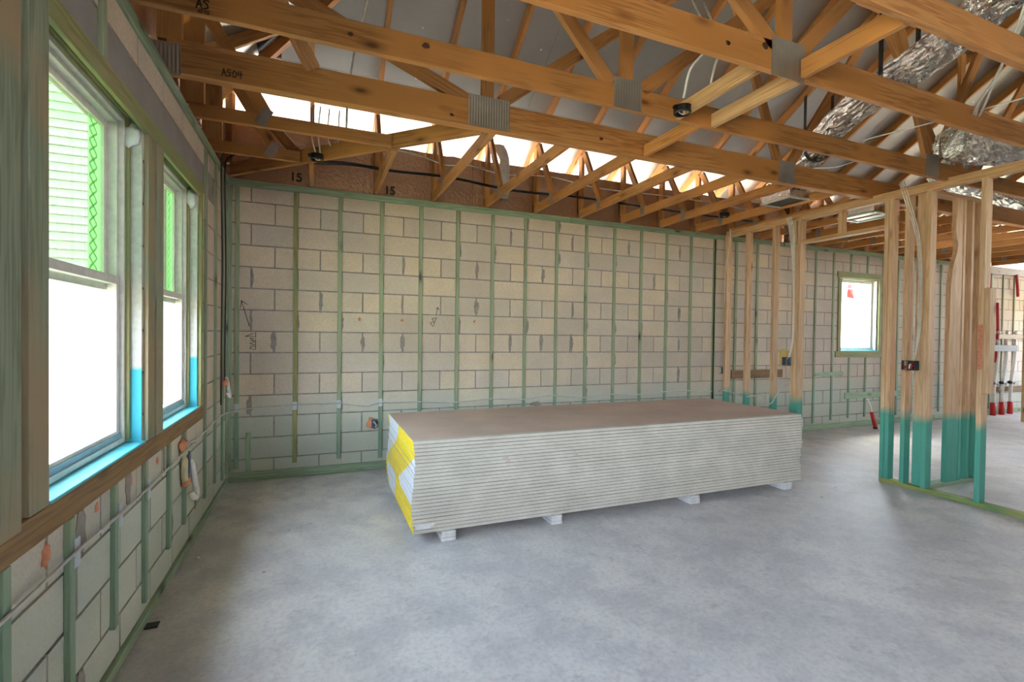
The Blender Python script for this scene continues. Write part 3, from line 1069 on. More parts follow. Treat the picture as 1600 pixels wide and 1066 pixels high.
for y, lab in ((-1.34, 'longer side jack truss from the left wall to the diagonal'), (-0.675, 'shorter side jack truss from the left wall, its end by the black round box')):
    t = thing('side_jack_truss', lab, 'truss', (0, y, 2.86), 'jack trusses along the left wall')
    board('bottom_chord', (-0.02, y, 2.905), (-y - .03, y, 2.905), 0.09, 0.038, W['truss'], t, (0, 0, 1))
    board('top_chord', (-0.66, y, zu - SL * .66), (-y, y, zu - SL * y), 0.09, 0.038, W['truss'], t, (0, 0, 1))
    board('heel_post', (0.0, y, 2.952), (0.0, y, zu - .055), 0.14, 0.038, W['truss'], t, (1, 0, 0))
    board('web', (0.04, y, zu - .03), (0.44, y, 2.955), 0.085, 0.038, W['truss'], t, (1, 0, 0))
    gusset(0.43, y - .0205, 2.93, 0.07, 0.13, t, 0.5)
for y in (-2.6, -3.28, -1.965):
    pass
t = thing('corner_truss', 'diagonal hip truss running from the left corner to the deep truss', 'truss', (0.05, -0.05, 2.86))
board('bottom_chord', (0.04, -0.04, 2.915), (1.87, -1.87, 2.915), 0.115, 0.038, W['truss'], t, (0, 0, 1))
board('hip_rafter', (-0.55, 0.55, zu - .03 - SL * .55), (2.9, -2.9, zu - .03 + SL * 2.9), 0.11, 0.04, W['truss'], t, (0, 0, 1))
board('heel_post', (0.03, -0.03, 2.975), (0.03, -0.03, zu - .06), 0.09, 0.038, W['truss'], t, (1, -1, 0))
board('web', (0.1, -0.1, zu - .02), (0.6, -0.6, 2.98), 0.088, 0.038, W['truss'], t, (1, -1, 0))

# diagonal braces of the left slope seen through the first two trusses
for (p, q, lab) in (((0.20, -2.55, 3.80), (0.75, -1.98, 3.02), 'brace leaning between the two nearest left truss ends'),):
    tag(board('brace', p, q, 0.088, 0.038, W['truss'], None, (1, 0, 0)), lab, 'brace')

# blocking between the long trusses
def blocking(x, y0, y1, label, mat='plate', h=.09, z0=2.86):
    tag(board('blocking', (x, y0, z0 + h / 2), (x, y1, z0 + h / 2), h, 0.038, W[mat], None, (0, 0, 1)), label, 'blocking', 'blocking boards between long trusses')
blocking(2.985, -2.602, -3.24, 'pale blocking board that carries the black round box, between second and third long trusses')
blocking(3.29, -2.602, -3.24, 'blocking board just right of the one carrying the black round box')
blocking(3.262, -3.283, -3.79, 'bright blocking board running from steel plate to truss chord at top right', 'truss', .10)
blocking(3.21, -1.97, -2.56, 'blocking board between the deep double truss and the second long truss', 'truss')

# ---------------------------------------------------------------- stud partition
PX0, PX1 = 6.03, 6.12
wall_p = struct('wall_partition', boxes_mesh('wall_partition', [(PX0 - .001, PX1 + .001, -1.09, -0.05, 0.002, 0.039)]), W['greenplate'], label='bare timber stud partition with teal dyed feet')
def stud(name, y0, y1, z0, z1, x0=PX0, x1=PX1, mat='stud'):
    return abox(name, x0, x1, y0, y1, z0, z1, W[mat], wall_p)
ZP = 2.807
stud('top_plate', -5.2, -0.05, ZP, ZP + .038, mat='plate')
stud('top_plate', -5.2, -0.06, ZP + .0385, ZP + .0765, mat='plate')
for y0, y1 in ((-.088, -.05), (-.43, -.392), (-.835, -.797), (-1.115, -1.077), (-1.178, -1.14)):
    stud('stud', y0, y1, 0.04, ZP)
stud('stud', -1.1395, -1.1155, 0.04, 2.53)
stud('header', -2.079, -1.179, 2.53, 2.568, mat='plate')
stud('cripple', -1.65, -1.612, 2.569, ZP, mat='plate')
for y0, y1 in ((-2.118, -2.08), (-2.16, -2.122), (-2.30, -2.262), (-2.478, -2.44), (-2.875, -2.837)):
    stud('stud', y0, y1, 0.04, ZP)
stud('stud', -2.43, -2.34, 0.04, ZP, PX0 + .05, PX1)
stud('bottom_plate', -5.2, -2.08, 0.002, 0.039, mat='limeplate')
stud('nailer', -2.915, -2.877, 0.975, 1.87)
# short return wall behind it
wall_q = struct('wall_return', boxes_mesh('wall_return', [(PX1 + .002, 7.1, -2.43, -2.34, 0.002, 0.039)]), W['greenplate'], label='short stud wall returning behind the partition')
def qstud(name, x0, x1, y0=-2.43, y1=-2.34, z0=.04, z1=ZP, mat='stud'):
    return abox(name, x0, x1, y0, y1, z0, z1, W[mat], wall_q)
qstud('top_plate', PX1 + .002, 7.1, z0=ZP, z1=ZP + .038, mat='plate')
# wide stud with a broken notch near its top
me_v = []
prof = [(6.45, .04), (6.64, .04), (6.64, ZP), (6.53, ZP), (6.535, 2.62), (6.525, 2.5), (6.545, 2.42), (6.57, 2.36), (6.555, 2.28), (6.52, 2.2), (6.485, 2.1), (6.46, 1.95)]
n = len(prof)
vs = [(x, -2.43, z) for x, z in prof] + [(x, -2.392, z) for x, z in prof]
fs = [tuple(range(n)), tuple(range(2 * n - 1, n - 1, -1))] + [(k, n + k, n + (k + 1) % n, (k + 1) % n) for k in range(n)]
cen = V((6.55, -2.41, 1.4))
rot = Matrix(((0, 1, 0), (0, 0, 1), (1, 0, 0)))
mw = Matrix.Translation(cen) @ Matrix(((0, 1, 0), (0, 0, 1), (1, 0, 0))).to_4x4()
inv = mw.inverted()
bm = bmesh.new()
bv = [bm.verts.new(inv @ V(v)) for v in vs]
for f in fs:
    bm.faces.new([bv[i] for i in f])
bmesh.ops.recalc_face_normals(bm, faces=bm.faces)
bmesh.ops.triangulate(bm, faces=[f for f in bm.faces if len(f.verts) > 4])
me = bpy.data.meshes.new('notched_stud')
bm.to_mesh(me)
bm.free()
o = link('notched_stud', me, W['stud'], wall_q, mw)
o['label'] = 'wide stud with a ragged broken notch near its top'
qstud('stud', 6.66, 6.698)
qstud('stud', 6.80, 6.838)
qstud('stud', 6.96, 6.998)
# red spray marks on the near stud and a block of tan
abox('red_mark', PX0 - .0016, PX0 + .001, -2.872, -2.84, 1.18, 1.56, plain('red_spray', (216, 140, 112), .9, nscale=60, var=.2), wall_p, c=.0004)

# far framing beyond the partition
wall_f = struct('wall_far_partition', boxes_mesh('wall_far', [(12.3, 12.39, -2.6, -0.66, 0.002, 0.04)]), W['plate'], label='further stud wall seen at the right edge')
for y0 in (-0.70, -1.10, -1.50, -1.90):
    abox('stud', 12.3, 12.39, y0, y0 + .038, 0.041, ZP, W['plate'], wall_f)
abox('top_plate', 12.3, 12.39, -2.6, -0.66, ZP, ZP + .076, W['plate'], wall_f)

# ---------------------------------------------------------------- drywall stack
SX0, SX1, SY0, SY1 = 1.39, 5.09, -1.95, -0.71
NB = 25
TH = 0.63 / NB
def bands(t):
    if t < .2:
        return [(0, .06, 'y'), (.06, .5 - .6 * t, 'w'), (.5 - .6 * t, 1, 'y')]
    if t < .42:
        a = .38 - .9 * (t - .2)
        b = .95 - .9 * (t - .2)
        return [(0, a, 'w'), (a, b, 'y'), (b, 1, 'w')]
    if t < .64:
        a = .14 - .5 * (t - .42)
        b = .74 - .9 * (t - .42)
        return [(0, a, 'w'), (a, b, 'y'), (b, 1, 'w')]
    if t < .70:
        return [(0, .1, 'y'), (.1, .42, 'w'), (.42, .6, 'y'), (.6, 1, 'w')]
    if t < .84:
        return [(0, .06, 'y'), (.06, .44, 'w'), (.44, 1, 'y')]
    return [(0, .06, 'y'), (.06, .36, 'w'), (.36, 1, 'y')]
rnd = random.Random(11)
for i in range(NB):           # 0 = bottom
    z = 0.07 + i * TH
    row = NB - 1 - i
    dx = rnd.uniform(-.003, .003) + 0.010 * math.sin(row * .28)
    dy = rnd.uniform(-.003, .003)
    dr = rnd.uniform(-.012, .012)
    x0, x1, y0, y1 = SX0 + dx, SX1 + dx + dr, SY0 + dy, SY1 + dy
    if row == 0:
        lab = 'topmost drywall bundle, its brown face bare, on the stack'
    elif row == NB - 1:
        lab = 'bottom drywall bundle of the stack, resting on the white spacers'
    else:
        lab = 'drywall bundle %s from the top of the stack' % ORD[row]
    t = thing('drywall_sheet', lab, 'drywall', ((x0 + x1) / 2, (y0 + y1) / 2, z), 'stacked drywall bundles')
    # body: two sheets back to back, tapered edges along the long sides
    e = 0.0018
    hx = TH - .0006
    sec = [(y0, z + e), (y0 + .05, z), (y1 - .05, z), (y1, z + e), (y1, z + hx - e), (y1 - .05, z + hx), (y0 + .05, z + hx), (y0, z + hx - e), (y0 - .0008, z + hx / 2)]
    n = len(sec)
    vs = [(x0, a, b) for a, b in sec] + [(x1, a, b) for a, b in sec]
    fs = [tuple(range(n - 1, -1, -1)), tuple(range(n, 2 * n))] + [(k, (k + 1) % n, n + (k + 1) % n, n + k) for k in range(n)]
    fs = [tuple(reversed(f)) for f in fs]
    bm = bmesh.new()
    bv = [bm.verts.new(v) for v in vs]
    for f in fs:
        bm.faces.new([bv[q] for q in f])
    bmesh.ops.recalc_face_normals(bm, faces=bm.faces)
    me = bpy.data.meshes.new('sheet_pair')
    bm.to_mesh(me)
    bm.free()
    me.materials.append(M_gyp_edge)
    me.materials.append(M_gyp_top)
    for p in me.polygons:
        if p.normal.z > .5 and p.area > .5:
            p.material_index = 1
    link('sheet_pair', me, None, t)
    tt = row / (NB - 1)
    for a, b, c in bands(tt):
        if b - a < .01:
            continue
        ya, yb = y1 + (y0 - y1) * a, y1 + (y0 - y1) * b
        link('end_tape', boxes_mesh('end_tape', [(x0 - .0025, x0 + .004, min(ya, yb) + .0005, max(ya, yb) - .0005, z + .0025, z + hx - .0025)]), M_tapey if c == 'y' else M_tapew, t)
    if row == 22:
        q = [(1.40, 0), (1.53, .004), (1.545, -.004), (1.50, -.026), (1.44, -.03), (1.41, -.024)]
        vs = [(x, y0 - .004 - .014 * (-d) * 20, z + .012 + d) for x, d in q]
        vs += [(a, b - .0015, c) for a, b, c in vs]
        m = len(q)
        bm = bmesh.new()
        bv = [bm.verts.new(v) for v in vs]
        for f in [tuple(range(m)), tuple(range(m, 2 * m))] + [(k, (k + 1) % m, m + (k + 1) % m, m + k) for k in range(m)]:
            bm.faces.new([bv[k] for k in f])
        bmesh.ops.recalc_face_normals(bm, faces=bm.faces)
        me = bpy.data.meshes.new('torn_paper')
        bm.to_mesh(me)
        bm.free()
        link('torn_paper', me, M_gyp, t)
    if row in (6, 7):
        blob('edge_dent', (2.05 + .02 * row - .12, y0, z + .012), (.02, .003, .008), M_gyp_top, t, seed=row)
        blob('edge_dent', (2.62 + .02 * (row - 6), y0, z + .012), (.012, .003, .008), M_gyp_top, t, seed=row + 3)
for k, (x, w, nm) in enumerate(((1.635, .105, 'under the left end of the drywall stack'), (2.47, .09, 'second from the left under the drywall stack'), (3.79, .10, 'third from the left under the drywall stack'), (4.90, .11, 'under the right end of the drywall stack'))):
    t = thing('spacer_block', 'white gypsum spacer block, ' + nm, 'spacer', (x, -1.4, 0), 'spacers under the drywall')
    for q in range(3):
        abox('strip', x - w / 2 + rnd.uniform(-.004, .004), x + w / 2 + rnd.uniform(-.004, .004), -1.965 + rnd.uniform(-.006, .006), -0.72, .0005 + q * .0228, .0005 + q * .0228 + .0222, M_gyp, t)

# ---------------------------------------------------------------- ducts
def duct(label, pts, r, straps=(), joints=True):
    t = thing('flexible_duct', label, 'duct', pts[0], 'foil ducts in the roof space')
    # crinkled jacket
    P = [V(p) for p in pts]
    tot = sum((b - a).length for a, b in zip(P[:-1], P[1:]))
    me = tube_me('jacket', pts, r, 18)
    rn = random.Random(len(pts) + int(r * 1000))
    bm = bmesh.new()
    bm.from_mesh(me)
    bmesh.ops.subdivide_edges(bm, edges=bm.edges, cuts=2, use_grid_fill=True)
    for v in bm.verts:
        v.co += V((rn.uniform(-1, 1), rn.uniform(-1, 1), rn.uniform(-1, 1))) * r * .085
    bm.to_mesh(me)
    bm.free()
    me.polygons.foreach_set('use_smooth', [False] * len(me.polygons))
    link('jacket', me, M_duct, t)
    for p, up in straps:
        p = V(p)
        pts2 = []
        ax = V((-.42, -.9, 0))
        sidev = V((-ax.y, ax.x, 0)).normalized()
        for k in range(13):
            a = math.pi + math.pi * k / 12
            pts2.append(p + sidev * math.cos(a) * (r + .008) + V((0, 0, 1)) * math.sin(a) * (r + .008))
        pts2 = [pts2[0] + V((0, 0, up))] + pts2 + [pts2[-1] + V((0, 0, up))]
        vs, fs = [], []
        axn = ax.normalized() * .022
        for k, q in enumerate(pts2):
            out = (q - p)
            out.z = out.z if 0 < k < len(pts2) - 1 else 0
            out = out.normalized() * .003
            vs += [q - axn, q + axn, q + axn + out, q - axn + out]
        for k in range(len(pts2) - 1):
            for j in range(4):
                fs.append((k * 4 + j, k * 4 + (j + 1) % 4, k * 4 + 4 + (j + 1) % 4, k * 4 + 4 + j))
        link('strap', pymesh('strap', vs, fs), M_black, t)
    return t
duct('long silver foil duct slung on a black strap at upper right', [(5.5, -1.5, 3.02), (5.36, -1.75, 3.2), (4.885, -2.4, 3.28), (4.48, -3.25, 3.29), (4.24, -3.66, 3.3), (3.95, -4.3, 3.33), (3.7, -5.0, 3.35)], 0.115, [((4.56, -3.02, 3.285), .6), ((5.2, -1.97, 3.235), .5)])
duct('thicker silver foil duct crossing the top right corner', [(4.3, -4.9, 3.62), (5.0, -4.25, 3.6), (5.9, -3.7, 3.55), (6.9, -3.3, 3.5), (8.4, -3.0, 3.45)], 0.17, [((5.3, -4.05, 3.59), .5)])
duct('silver foil duct lying on the trusses at the right edge', [(5.75, -2.75, 3.1), (6.15, -2.72, 3.12), (6.7, -2.85, 3.14), (7.6, -3.0, 3.16), (9.0, -2.9, 3.2)], 0.13)
duct('lower silver foil duct behind the partition top plate', [(6.3, -2.35, 3.1), (6.75, -2.25, 3.08), (7.4, -2.2, 3.06), (8.5, -2.2, 3.05)], 0.11)
# register boots
def boot(label, x0, x1, y0, y1, z0, z1, rim):
    t = thing('register_boot', label, 'vent', ((x0 + x1) / 2, (y0 + y1) / 2, z0), 'duct register boots')
    cx, cy = (x0 + x1) / 2, (y0 + y1) / 2
    vs = [(x0, y0, z0 + .02), (x1, y0, z0 + .02), (x1, y1, z0 + .02), (x0, y1, z0 + .02)]
    k = .6
    vs += [(cx + (a - cx) * k, cy + (b - cy) * k, z1) for a, b, c in vs[:4]]
    vs += [(cx + (a - cx) * 1.0, cy + (b - cy) * 1.0, z0 + .09) for a, b, c in vs[:4]]
    fs = [(0, 1, 9, 8), (1, 2, 10, 9), (2, 3, 11, 10), (3, 0, 8, 11), (8, 9, 5, 4), (9, 10, 6, 5), (10, 11, 7, 6), (11, 8, 4, 7), (4, 5, 6, 7)]
    link('insulated_box', pymesh('insulated_box', vs, fs), M_duct, t)
    link('opening', boxes_mesh('opening', [(x0 + .012, x1 - .012, y0 + .012, y1 - .012, z0 + .01, z0 + .025)]), M_black, t)
    m = rim
    link('rim', boxes_mesh('rim', [(x0 - .01, x1 + .01, y0 - .01, y0 + .012, z0, z0 + .02), (x0 - .01, x1 + .01, y1 - .012, y1 + .01, z0, z0 + .02), (x0 - .01, x0 + .012, y0, y1, z0, z0 + .02), (x1 - .012, x1 + .01, y0, y1, z0, z0 + .02)]), m, t)
boot('foil wrapped register boot at the end of the long duct', 5.28, 5.62, -1.62, -1.28, 2.87, 3.04, M_white)
boot('register boot with a pale green rim behind the partition header', 6.62, 6.98, -1.62, -1.22, 2.86, 3.05, M_film)
boot('far register boot over the room beyond the partition', 8.6, 9.0, -2.7, -2.3, 2.86, 3.05, M_film)

# ---------------------------------------------------------------- boxes, cables
def round_box(x, y, z, label):
    t = thing('ceiling_box', label, 'electrical box', (x, y, z), 'black round ceiling boxes')
    n = 16
    vs, fs = [], []
    for r, zz in ((.052, -.045), (.056, -.038), (.056, .0), (.046, .002)):
        for k in range(n):
            a = 2 * math.pi * k / n
            vs.append((r * math.cos(a), r * math.sin(a), zz))
    for q in range(3):
        for k in range(n):
            fs.append((q * n + k, q * n + (k + 1) % n, (q + 1) * n + (k + 1) % n, (q + 1) * n + k))
    fs.append(tuple(range(3 * n, 4 * n)))
    # recessed mouth
    for k in range(n):
        a = 2 * math.pi * k / n
        vs.append((.045 * math.cos(a), .045 * math.sin(a), -.045))
    for k in range(n):
        a = 2 * math.pi * k / n
        vs.append((.044 * math.cos(a), .044 * math.sin(a), -.012))
    for k in range(n):
        fs.append((k, 4 * n + k, 4 * n + (k + 1) % n, (k + 1) % n))
        fs.append((4 * n + k, 5 * n + k, 5 * n + (k + 1) % n, 4 * n + (k + 1) % n))
    fs.append(tuple(5 * n + k for k in range(n - 1, -1, -1)))
    me = pymesh('cup', vs, fs)
    link('cup', me, M_black, t, Matrix.Translation((x, y, z)))
    tube('wire_tail', [(x + .01, y, z - .012), (x + .02, y + .01, z - .04), (x - .015, y + .015, z - .03), (x - .02, y, z - .014)], .0035, M_wire, t, n=6)
    link('side_ear', boxes_mesh('side_ear', [(x - .068, x - .05, y - .012, y + .012, z - .02, z - .002)]), M_black, t)
    return t
round_box(0.775, -0.83, 2.895, 'black round box at the end of the side jack truss in the left corner')
round_box(2.94, -2.70, 2.895, 'black round box on the pale blocking board near the centre')
round_box(5.26, -0.78, 2.895, 'black round box far back beside the foil register boot')

def cable(name, label, pts, r, mat, group=None):
    return tag(tube(name, pts, r, mat, n=6), label, 'cable', group)
cable('cable', 'grey cable stapled along both block walls at knee height', [(.031, -4.3, .65), (.031, -3.55, .664), (.034, -3.1, .672), (.031, -2.73, .66), (.034, -2.34, .664), (.031, -1.95, .665), (.031, -1.08, .684), (.034, -.62, .70), (.031, -.28, .69), (.045, -.05, .672), (.09, -.032, .68), (.35, -.028, .705), (.59, -.032, .712), (.8, -.022, .71), (.996, -.032, .71), (1.2, -.022, .675), (1.30, -.022, .668), (1.4, -.032, .70), (1.81, -.03, .69), (2.2, -.032, .67), (2.62, -.03, .69), (3.0, -.03, .67), (3.4, -.032, .70), (3.8, -.03, .66), (4.2, -.03, .69), (4.7, -.032, .67), (5.2, -.03, .70), (5.86, -.032, .67)], .0065, M_gwire)
for k, (yy, lab) in enumerate(((-.50, 'black conduit farther from the room corner, running down the left wall'), (-.33, 'black conduit nearer the room corner, ending in white tape'))):
    z1 = 0.80 if k == 0 else 0.98
    cable('conduit', lab, [(.36, yy + .05, 2.95), (.20, yy, 3.0), (.06, yy + .02, 2.93), (.035, yy, 2.80), (.04, yy + .01, 2.3), (.05, yy - .03, 1.9), (.04, yy + .01, 1.5), (.04, yy, z1)], .0065, M_black, 'black conduits in the corner')
t = thing('cable_end', 'white taped cable end with orange foam hanging in the corner', 'cable', (.06, -.33, .9))
blob('foam', (.045, -.34, .97), (.022, .03, .03), M_orange, t, seed=4)
tube('tape', [(.05, -.33, 1.02), (.06, -.30, .96), (.065, -.28, .90), (.075, -.30, .84), (.06, -.32, .88)], .014, M_pvc, t)
for k, dz in enumerate((0, .022, .04)):
    cable('black_line', ['lowest', 'middle', 'topmost'][k] + ' of three black lines strung along the brown foil sheets', [(.2, -.12 - .02 * k, 3.0 + dz), (.5, -.10, 3.02 + dz), (1.04, -.08, 3.09 + dz * .6), (1.5, -.07, 3.085 + dz * .4), (2.09, -.07, 3.10 + dz * .4), (2.83, -.07, 3.05 + dz * .4), (3.6, -.07, 3.075 + dz * .3), (4.5, -.07, 3.07 + dz * .3), (5.6, -.07, 3.06 + dz * .3), (7.5, -.07, 3.08 + dz * .3)], .007, M_black, 'black lines along the back')
cable('cable', 'white cable sagging along the brown foil sheets above the black lines', [(1.3, -.12, 3.30), (1.74, -.09, 3.29), (2.05, -.08, 3.23), (2.3, -.08, 3.265), (2.7, -.08, 3.22), (3.3, -.08, 3.27), (4.0, -.08, 3.22), (5.2, -.08, 3.25), (6.5, -.08, 3.22)], .006, M_wire)
cable('cable', 'white cable dropping past the second truss near the left', [(1.16, -1.0, 4.22), (1.09, -1.0, 3.88), (1.05, -.97, 3.7), (1.01, -.92, 3.38), (1.0, -.88, 3.1)], .009, M_wire)
for k, pp in enumerate(([(.75, -.82, 3.3), (.734, -.88, 3.1), (.736, -.9, 2.99), (.765, -.86, 2.90)], [(.80, -.82, 3.3), (.785, -.88, 3.1), (.787, -.9, 3.0), (.80, -.87, 2.90)],
                       [(.87, -.8, 3.3), (.856, -.88, 3.1), (.862, -.9, 3.0), (.906, -.9, 2.925), (.932, -.9, 2.98), (.938, -.88, 3.1), (.95, -.8, 3.3)])):
    cable('cable', 'white cable dropping to the left corner ceiling box, ' + ['leftmost strand', 'middle strand', 'the looped strand'][k], pp, .0055, M_wire, 'cables at the left ceiling box')
for k in (0, 1):
    cable('cable', ['white cable arching over the pale blocking board, left one', 'white cable arching over the pale blocking board, right one'][k], [(2.93 + .09 * k, -2.72 - .12 * k, 2.94), (2.91 + .10 * k, -2.80 - .1 * k, 3.08), (2.95 + .1 * k, -2.9, 3.2), (3.0 + .1 * k, -2.7, 3.6)], .008, M_wire, 'cables at the centre ceiling box')
for k in (0, 1, 2):
    cable('cable', 'white cable hanging at upper right, %s of three strands' % ['left', 'middle', 'right'][k], [(4.05 + .03 * k, -3.92, 3.5), (4.12 + .03 * k, -3.86, 3.2), (4.44 + .03 * k, -3.62 + .02 * k, 3.0), (4.72 + .035 * k - (.03 if k == 1 else 0), -3.40, 2.96), (4.98 + .03 * k, -3.24, 2.97), (5.3, -3.0, 3.0), (5.7, -2.75, 3.05)], .007, M_wire, 'cables hanging at upper right')
cable('cable', 'taut pale line strung across the upper right trusses', [(4.7, -2.68, 2.97), (4.95, -3.1, 3.01), (5.02, -3.5, 3.0)], .005, M_wire)
cable('cable', 'pale line sagging below the second truss at right', [(4.9, -2.15, 2.95), (5.0, -2.3, 2.93), (5.1, -2.46, 2.97)], .005, M_wire)
# cables in the partition
for k in range(5):
    cable('cable', 'white cable down the doubled partition stud, %s of five' % ORD[k], [(5.99 - .0, -1.02 - .016 * k, 2.86), (6.0, -1.06 - .014 * k, 2.66), (6.012, -1.10 - .005 * k, 2.2), (6.013, -1.11 - .004 * k, 1.5), (6.01, -1.08 - .005 * k, 1.25), (6.03, -1.04, 1.17)], .004, M_wire, 'cables down the doubled stud')
cable('cable', 'pale cable looping beside the first partition stud', [(6.01, -.15, 2.9), (6.0, -.16, 2.7), (6.0, -.09, 2.35), (6.01, -.07, 1.9)], .005, M_wire)
cable('cable', 'grey cable looping low through the partition studs', [(5.98, .0 - .03, .67), (6.0, -.10, .69), (6.06, -.42, .64), (6.06, -.65, .68), (6.02, -.82, .60), (6.06, -.9, .75), (6.07, -1.12, .96)], .009, M_gwire)
for k in range(3):
    cable('cable', 'white cable inside the corner studs, %s of three' % ORD[k], [(6.04, -2.2 - .02 * k, 2.95), (6.03, -2.26 - .02 * k, 2.75), (6.06, -2.36 - .012 * k, 2.3), (6.07, -2.37 - .012 * k, 1.6), (6.06, -2.36, 1.25)], .004, M_wire, 'cables in the corner studs')
# wall boxes
def device_box(label, cen, s, mat, facing=(-1, 0, 0)):
    t = thing('switch_box', label, 'electrical box', cen, None)
    x, y, z = cen
    a, b, c = s
    w = .004
    link('box', boxes_mesh('box', [(x + a / 2 - w, x + a / 2, y - b / 2, y + b / 2, z - c / 2, z + c / 2), (x - a / 2, x + a / 2, y - b / 2, y - b / 2 + w, z - c / 2, z + c / 2), (x - a / 2, x + a / 2, y + b / 2 - w, y + b / 2, z - c / 2, z + c / 2), (x - a / 2, x + a / 2, y - b / 2, y + b / 2, z - c / 2, z - c / 2 + w), (x - a / 2, x + a / 2, y - b / 2, y + b / 2, z + c / 2 - w, z + c / 2)]), mat, t)
    return t
t = device_box('dark double switch box with red wires on the corner stud', (6.03, -2.335, 1.18), (.07, .11, .09), M_dkbox)
for k, c in enumerate((M_red, M_wire, M_red, M_copper)):
    tube('wire', [(6.05, -2.37 + .022 * k, 1.17), (6.01, -2.365 + .02 * k, 1.20 - .01 * k), (6.01, -2.36 + .02 * k, 1.15), (6.04, -2.35 + .02 * k, 1.17)], .006, c, t, n=6)
t = device_box('blue grey switch box beside the doubled partition stud', (6.04, -1.04, 1.145), (.08, .10, .1), M_blue)
t = device_box('small grey box on the first partition stud', (6.03, -.02, .96), (.05, .05, .09), M_blue)
tag(abox('backing_block', 6.06, 6.10, -.995, -.90, 1.08, 1.28, M_ybox), 'tan backing block beside the blue grey switch box', 'block')
# outlet in the back wall near the stack
t = thing('outlet_box', 'wall outlet box with orange foam round it, left of the drywall stack', 'electrical box', (1.345, -.01, .485))
blob('foam', (1.325, -.005, .485), (.06, .008, .062), M_orange, t, seed=8)
link('box', boxes_mesh('box', [(1.315, 1.375, -.02, -.014, .44, .53), (1.315, 1.32, -.028, -.014, .44, .53), (1.37, 1.375, -.028, -.014, .44, .53)]), M_blue, t)
tube('wire', [(1.335, -.02, .50), (1.35, -.05, .49), (1.36, -.05, .46), (1.35, -.025, .45)], .006, M_wire, t, n=6)
tube('wire', [(1.36, -.02, .51), (1.365, -.05, .50), (1.35, -.045, .475), (1.345, -.025, .465)], .006, M_black, t, n=6)

# ---------------------------------------------------------------- plumbing and foam on the left wall
t = thing('drain_pipe', 'white hooked drain pipe with orange foam, below the far window', 'pipe', (.03, -1.55, .42))
tube('pipe', [(.02, -1.60, .60), (.05, -1.585, .585), (.06, -1.57, .50), (.065, -1.555, .44), (.075, -1.565, .385), (.075, -1.60, .365), (.07, -1.63, .375), (.06, -1.645, .41)], [.012] * 3 + [.018] * 40, M_pvc, t, n=10)
blob('orange_foam', (.03, -1.625, .475), (.025, .045, .03), M_orange, t, seed=1)
blob('yellow_foam', (.025, -1.645, .55), (.02, .03, .09), M_yfoam, t, seed=2)
link('cover', boxes_mesh('cover', [(.024, .05, -1.63, -1.595, .50, .66)]), M_blue, t)
t = thing('sealed_pipe_hole', 'orange and yellow foam round a pipe hole above the hooked drain pipe', 'foam', (.02, -1.66, .70))
blob('orange_foam', (.022, -1.665, .715), (.02, .06, .035), M_orange, t, seed=3)
blob('yellow_foam', (.022, -1.655, .66), (.02, .04, .03), M_yfoam, t, seed=9)
tube('wire', [(.02, -1.58, .70), (.05, -1.55, .715), (.06, -1.50, .70), (.03, -1.49, .685)], .006, M_gwire, t, n=6)
for k, (y, z, s, lab) in enumerate(((3.258, .72, .035, 'orange foam spot on the left wall block nearest the camera'), (2.882, .742, .02, 'second orange foam spot from the camera on the left wall'), (2.514, .741, .02, 'third orange foam spot from the camera on the left wall'), (2.117, .735, .02, 'fourth orange foam spot from the camera on the left wall'))):
    tag(blob('foam_patch', (.004, -y, z), (.006, s * .8, s * 1.1), M_orange, None, seed=20 + k), lab, 'foam', 'orange foam spots on the left wall')
for k, (x, z, lab) in enumerate(((1.19, 1.56, 'left'), (1.62, 1.56, 'middle'), (2.42, 1.56, 'right'))):
    tag(blob('foam_patch', (x, -.004, z), (.014, .002, .016), M_orange, None, seed=30 + k), 'faint orange foam spot on the back wall, %s of three' % lab, 'foam', 'orange foam spots on the back wall')
# marker writing on the back wall
stroke('marker_arrow', [[(.28, 0), (0, 1)], [(-.03, .72), (0, 1), (.2, .86)]], (0.125, -.0045, 1.47), (1, 0, 0), (0, 0, 1), .24, M_ink, wall_back, r=.0028)
stroke('marker_writing', [[(0, 0), (1, .0)], [(0, .1), (.1, .5), (.35, .4), (.3, .1)], [(.45, .1), (.6, .5), (.75, .1)], [(.85, .5), (.85, .1), (1.1, .5), (1.1, .1)], [(1.3, .1), (1.3, .9), (1.6, .2)], [(1.2, .0), (1.7, 0)]], (0.245, -.0045, 1.25), (0, 0, 1), (-1, 0, 0), .095, M_ink, wall_back, r=.0026)
stroke('marker_writing', [[(0, .1), (.3, .5), (.6, .1), (.9, .5), (1.2, .1)], [(0, 0), (1.3, 0)], [(1.6, .2), (2.6, .35)], [(2.4, .1), (2.6, .35), (2.3, .5)]], (1.95, -.0045, 1.50), (.4, 0, 1), (-1, 0, .4), .075, M_ink, wall_back, r=.0024)

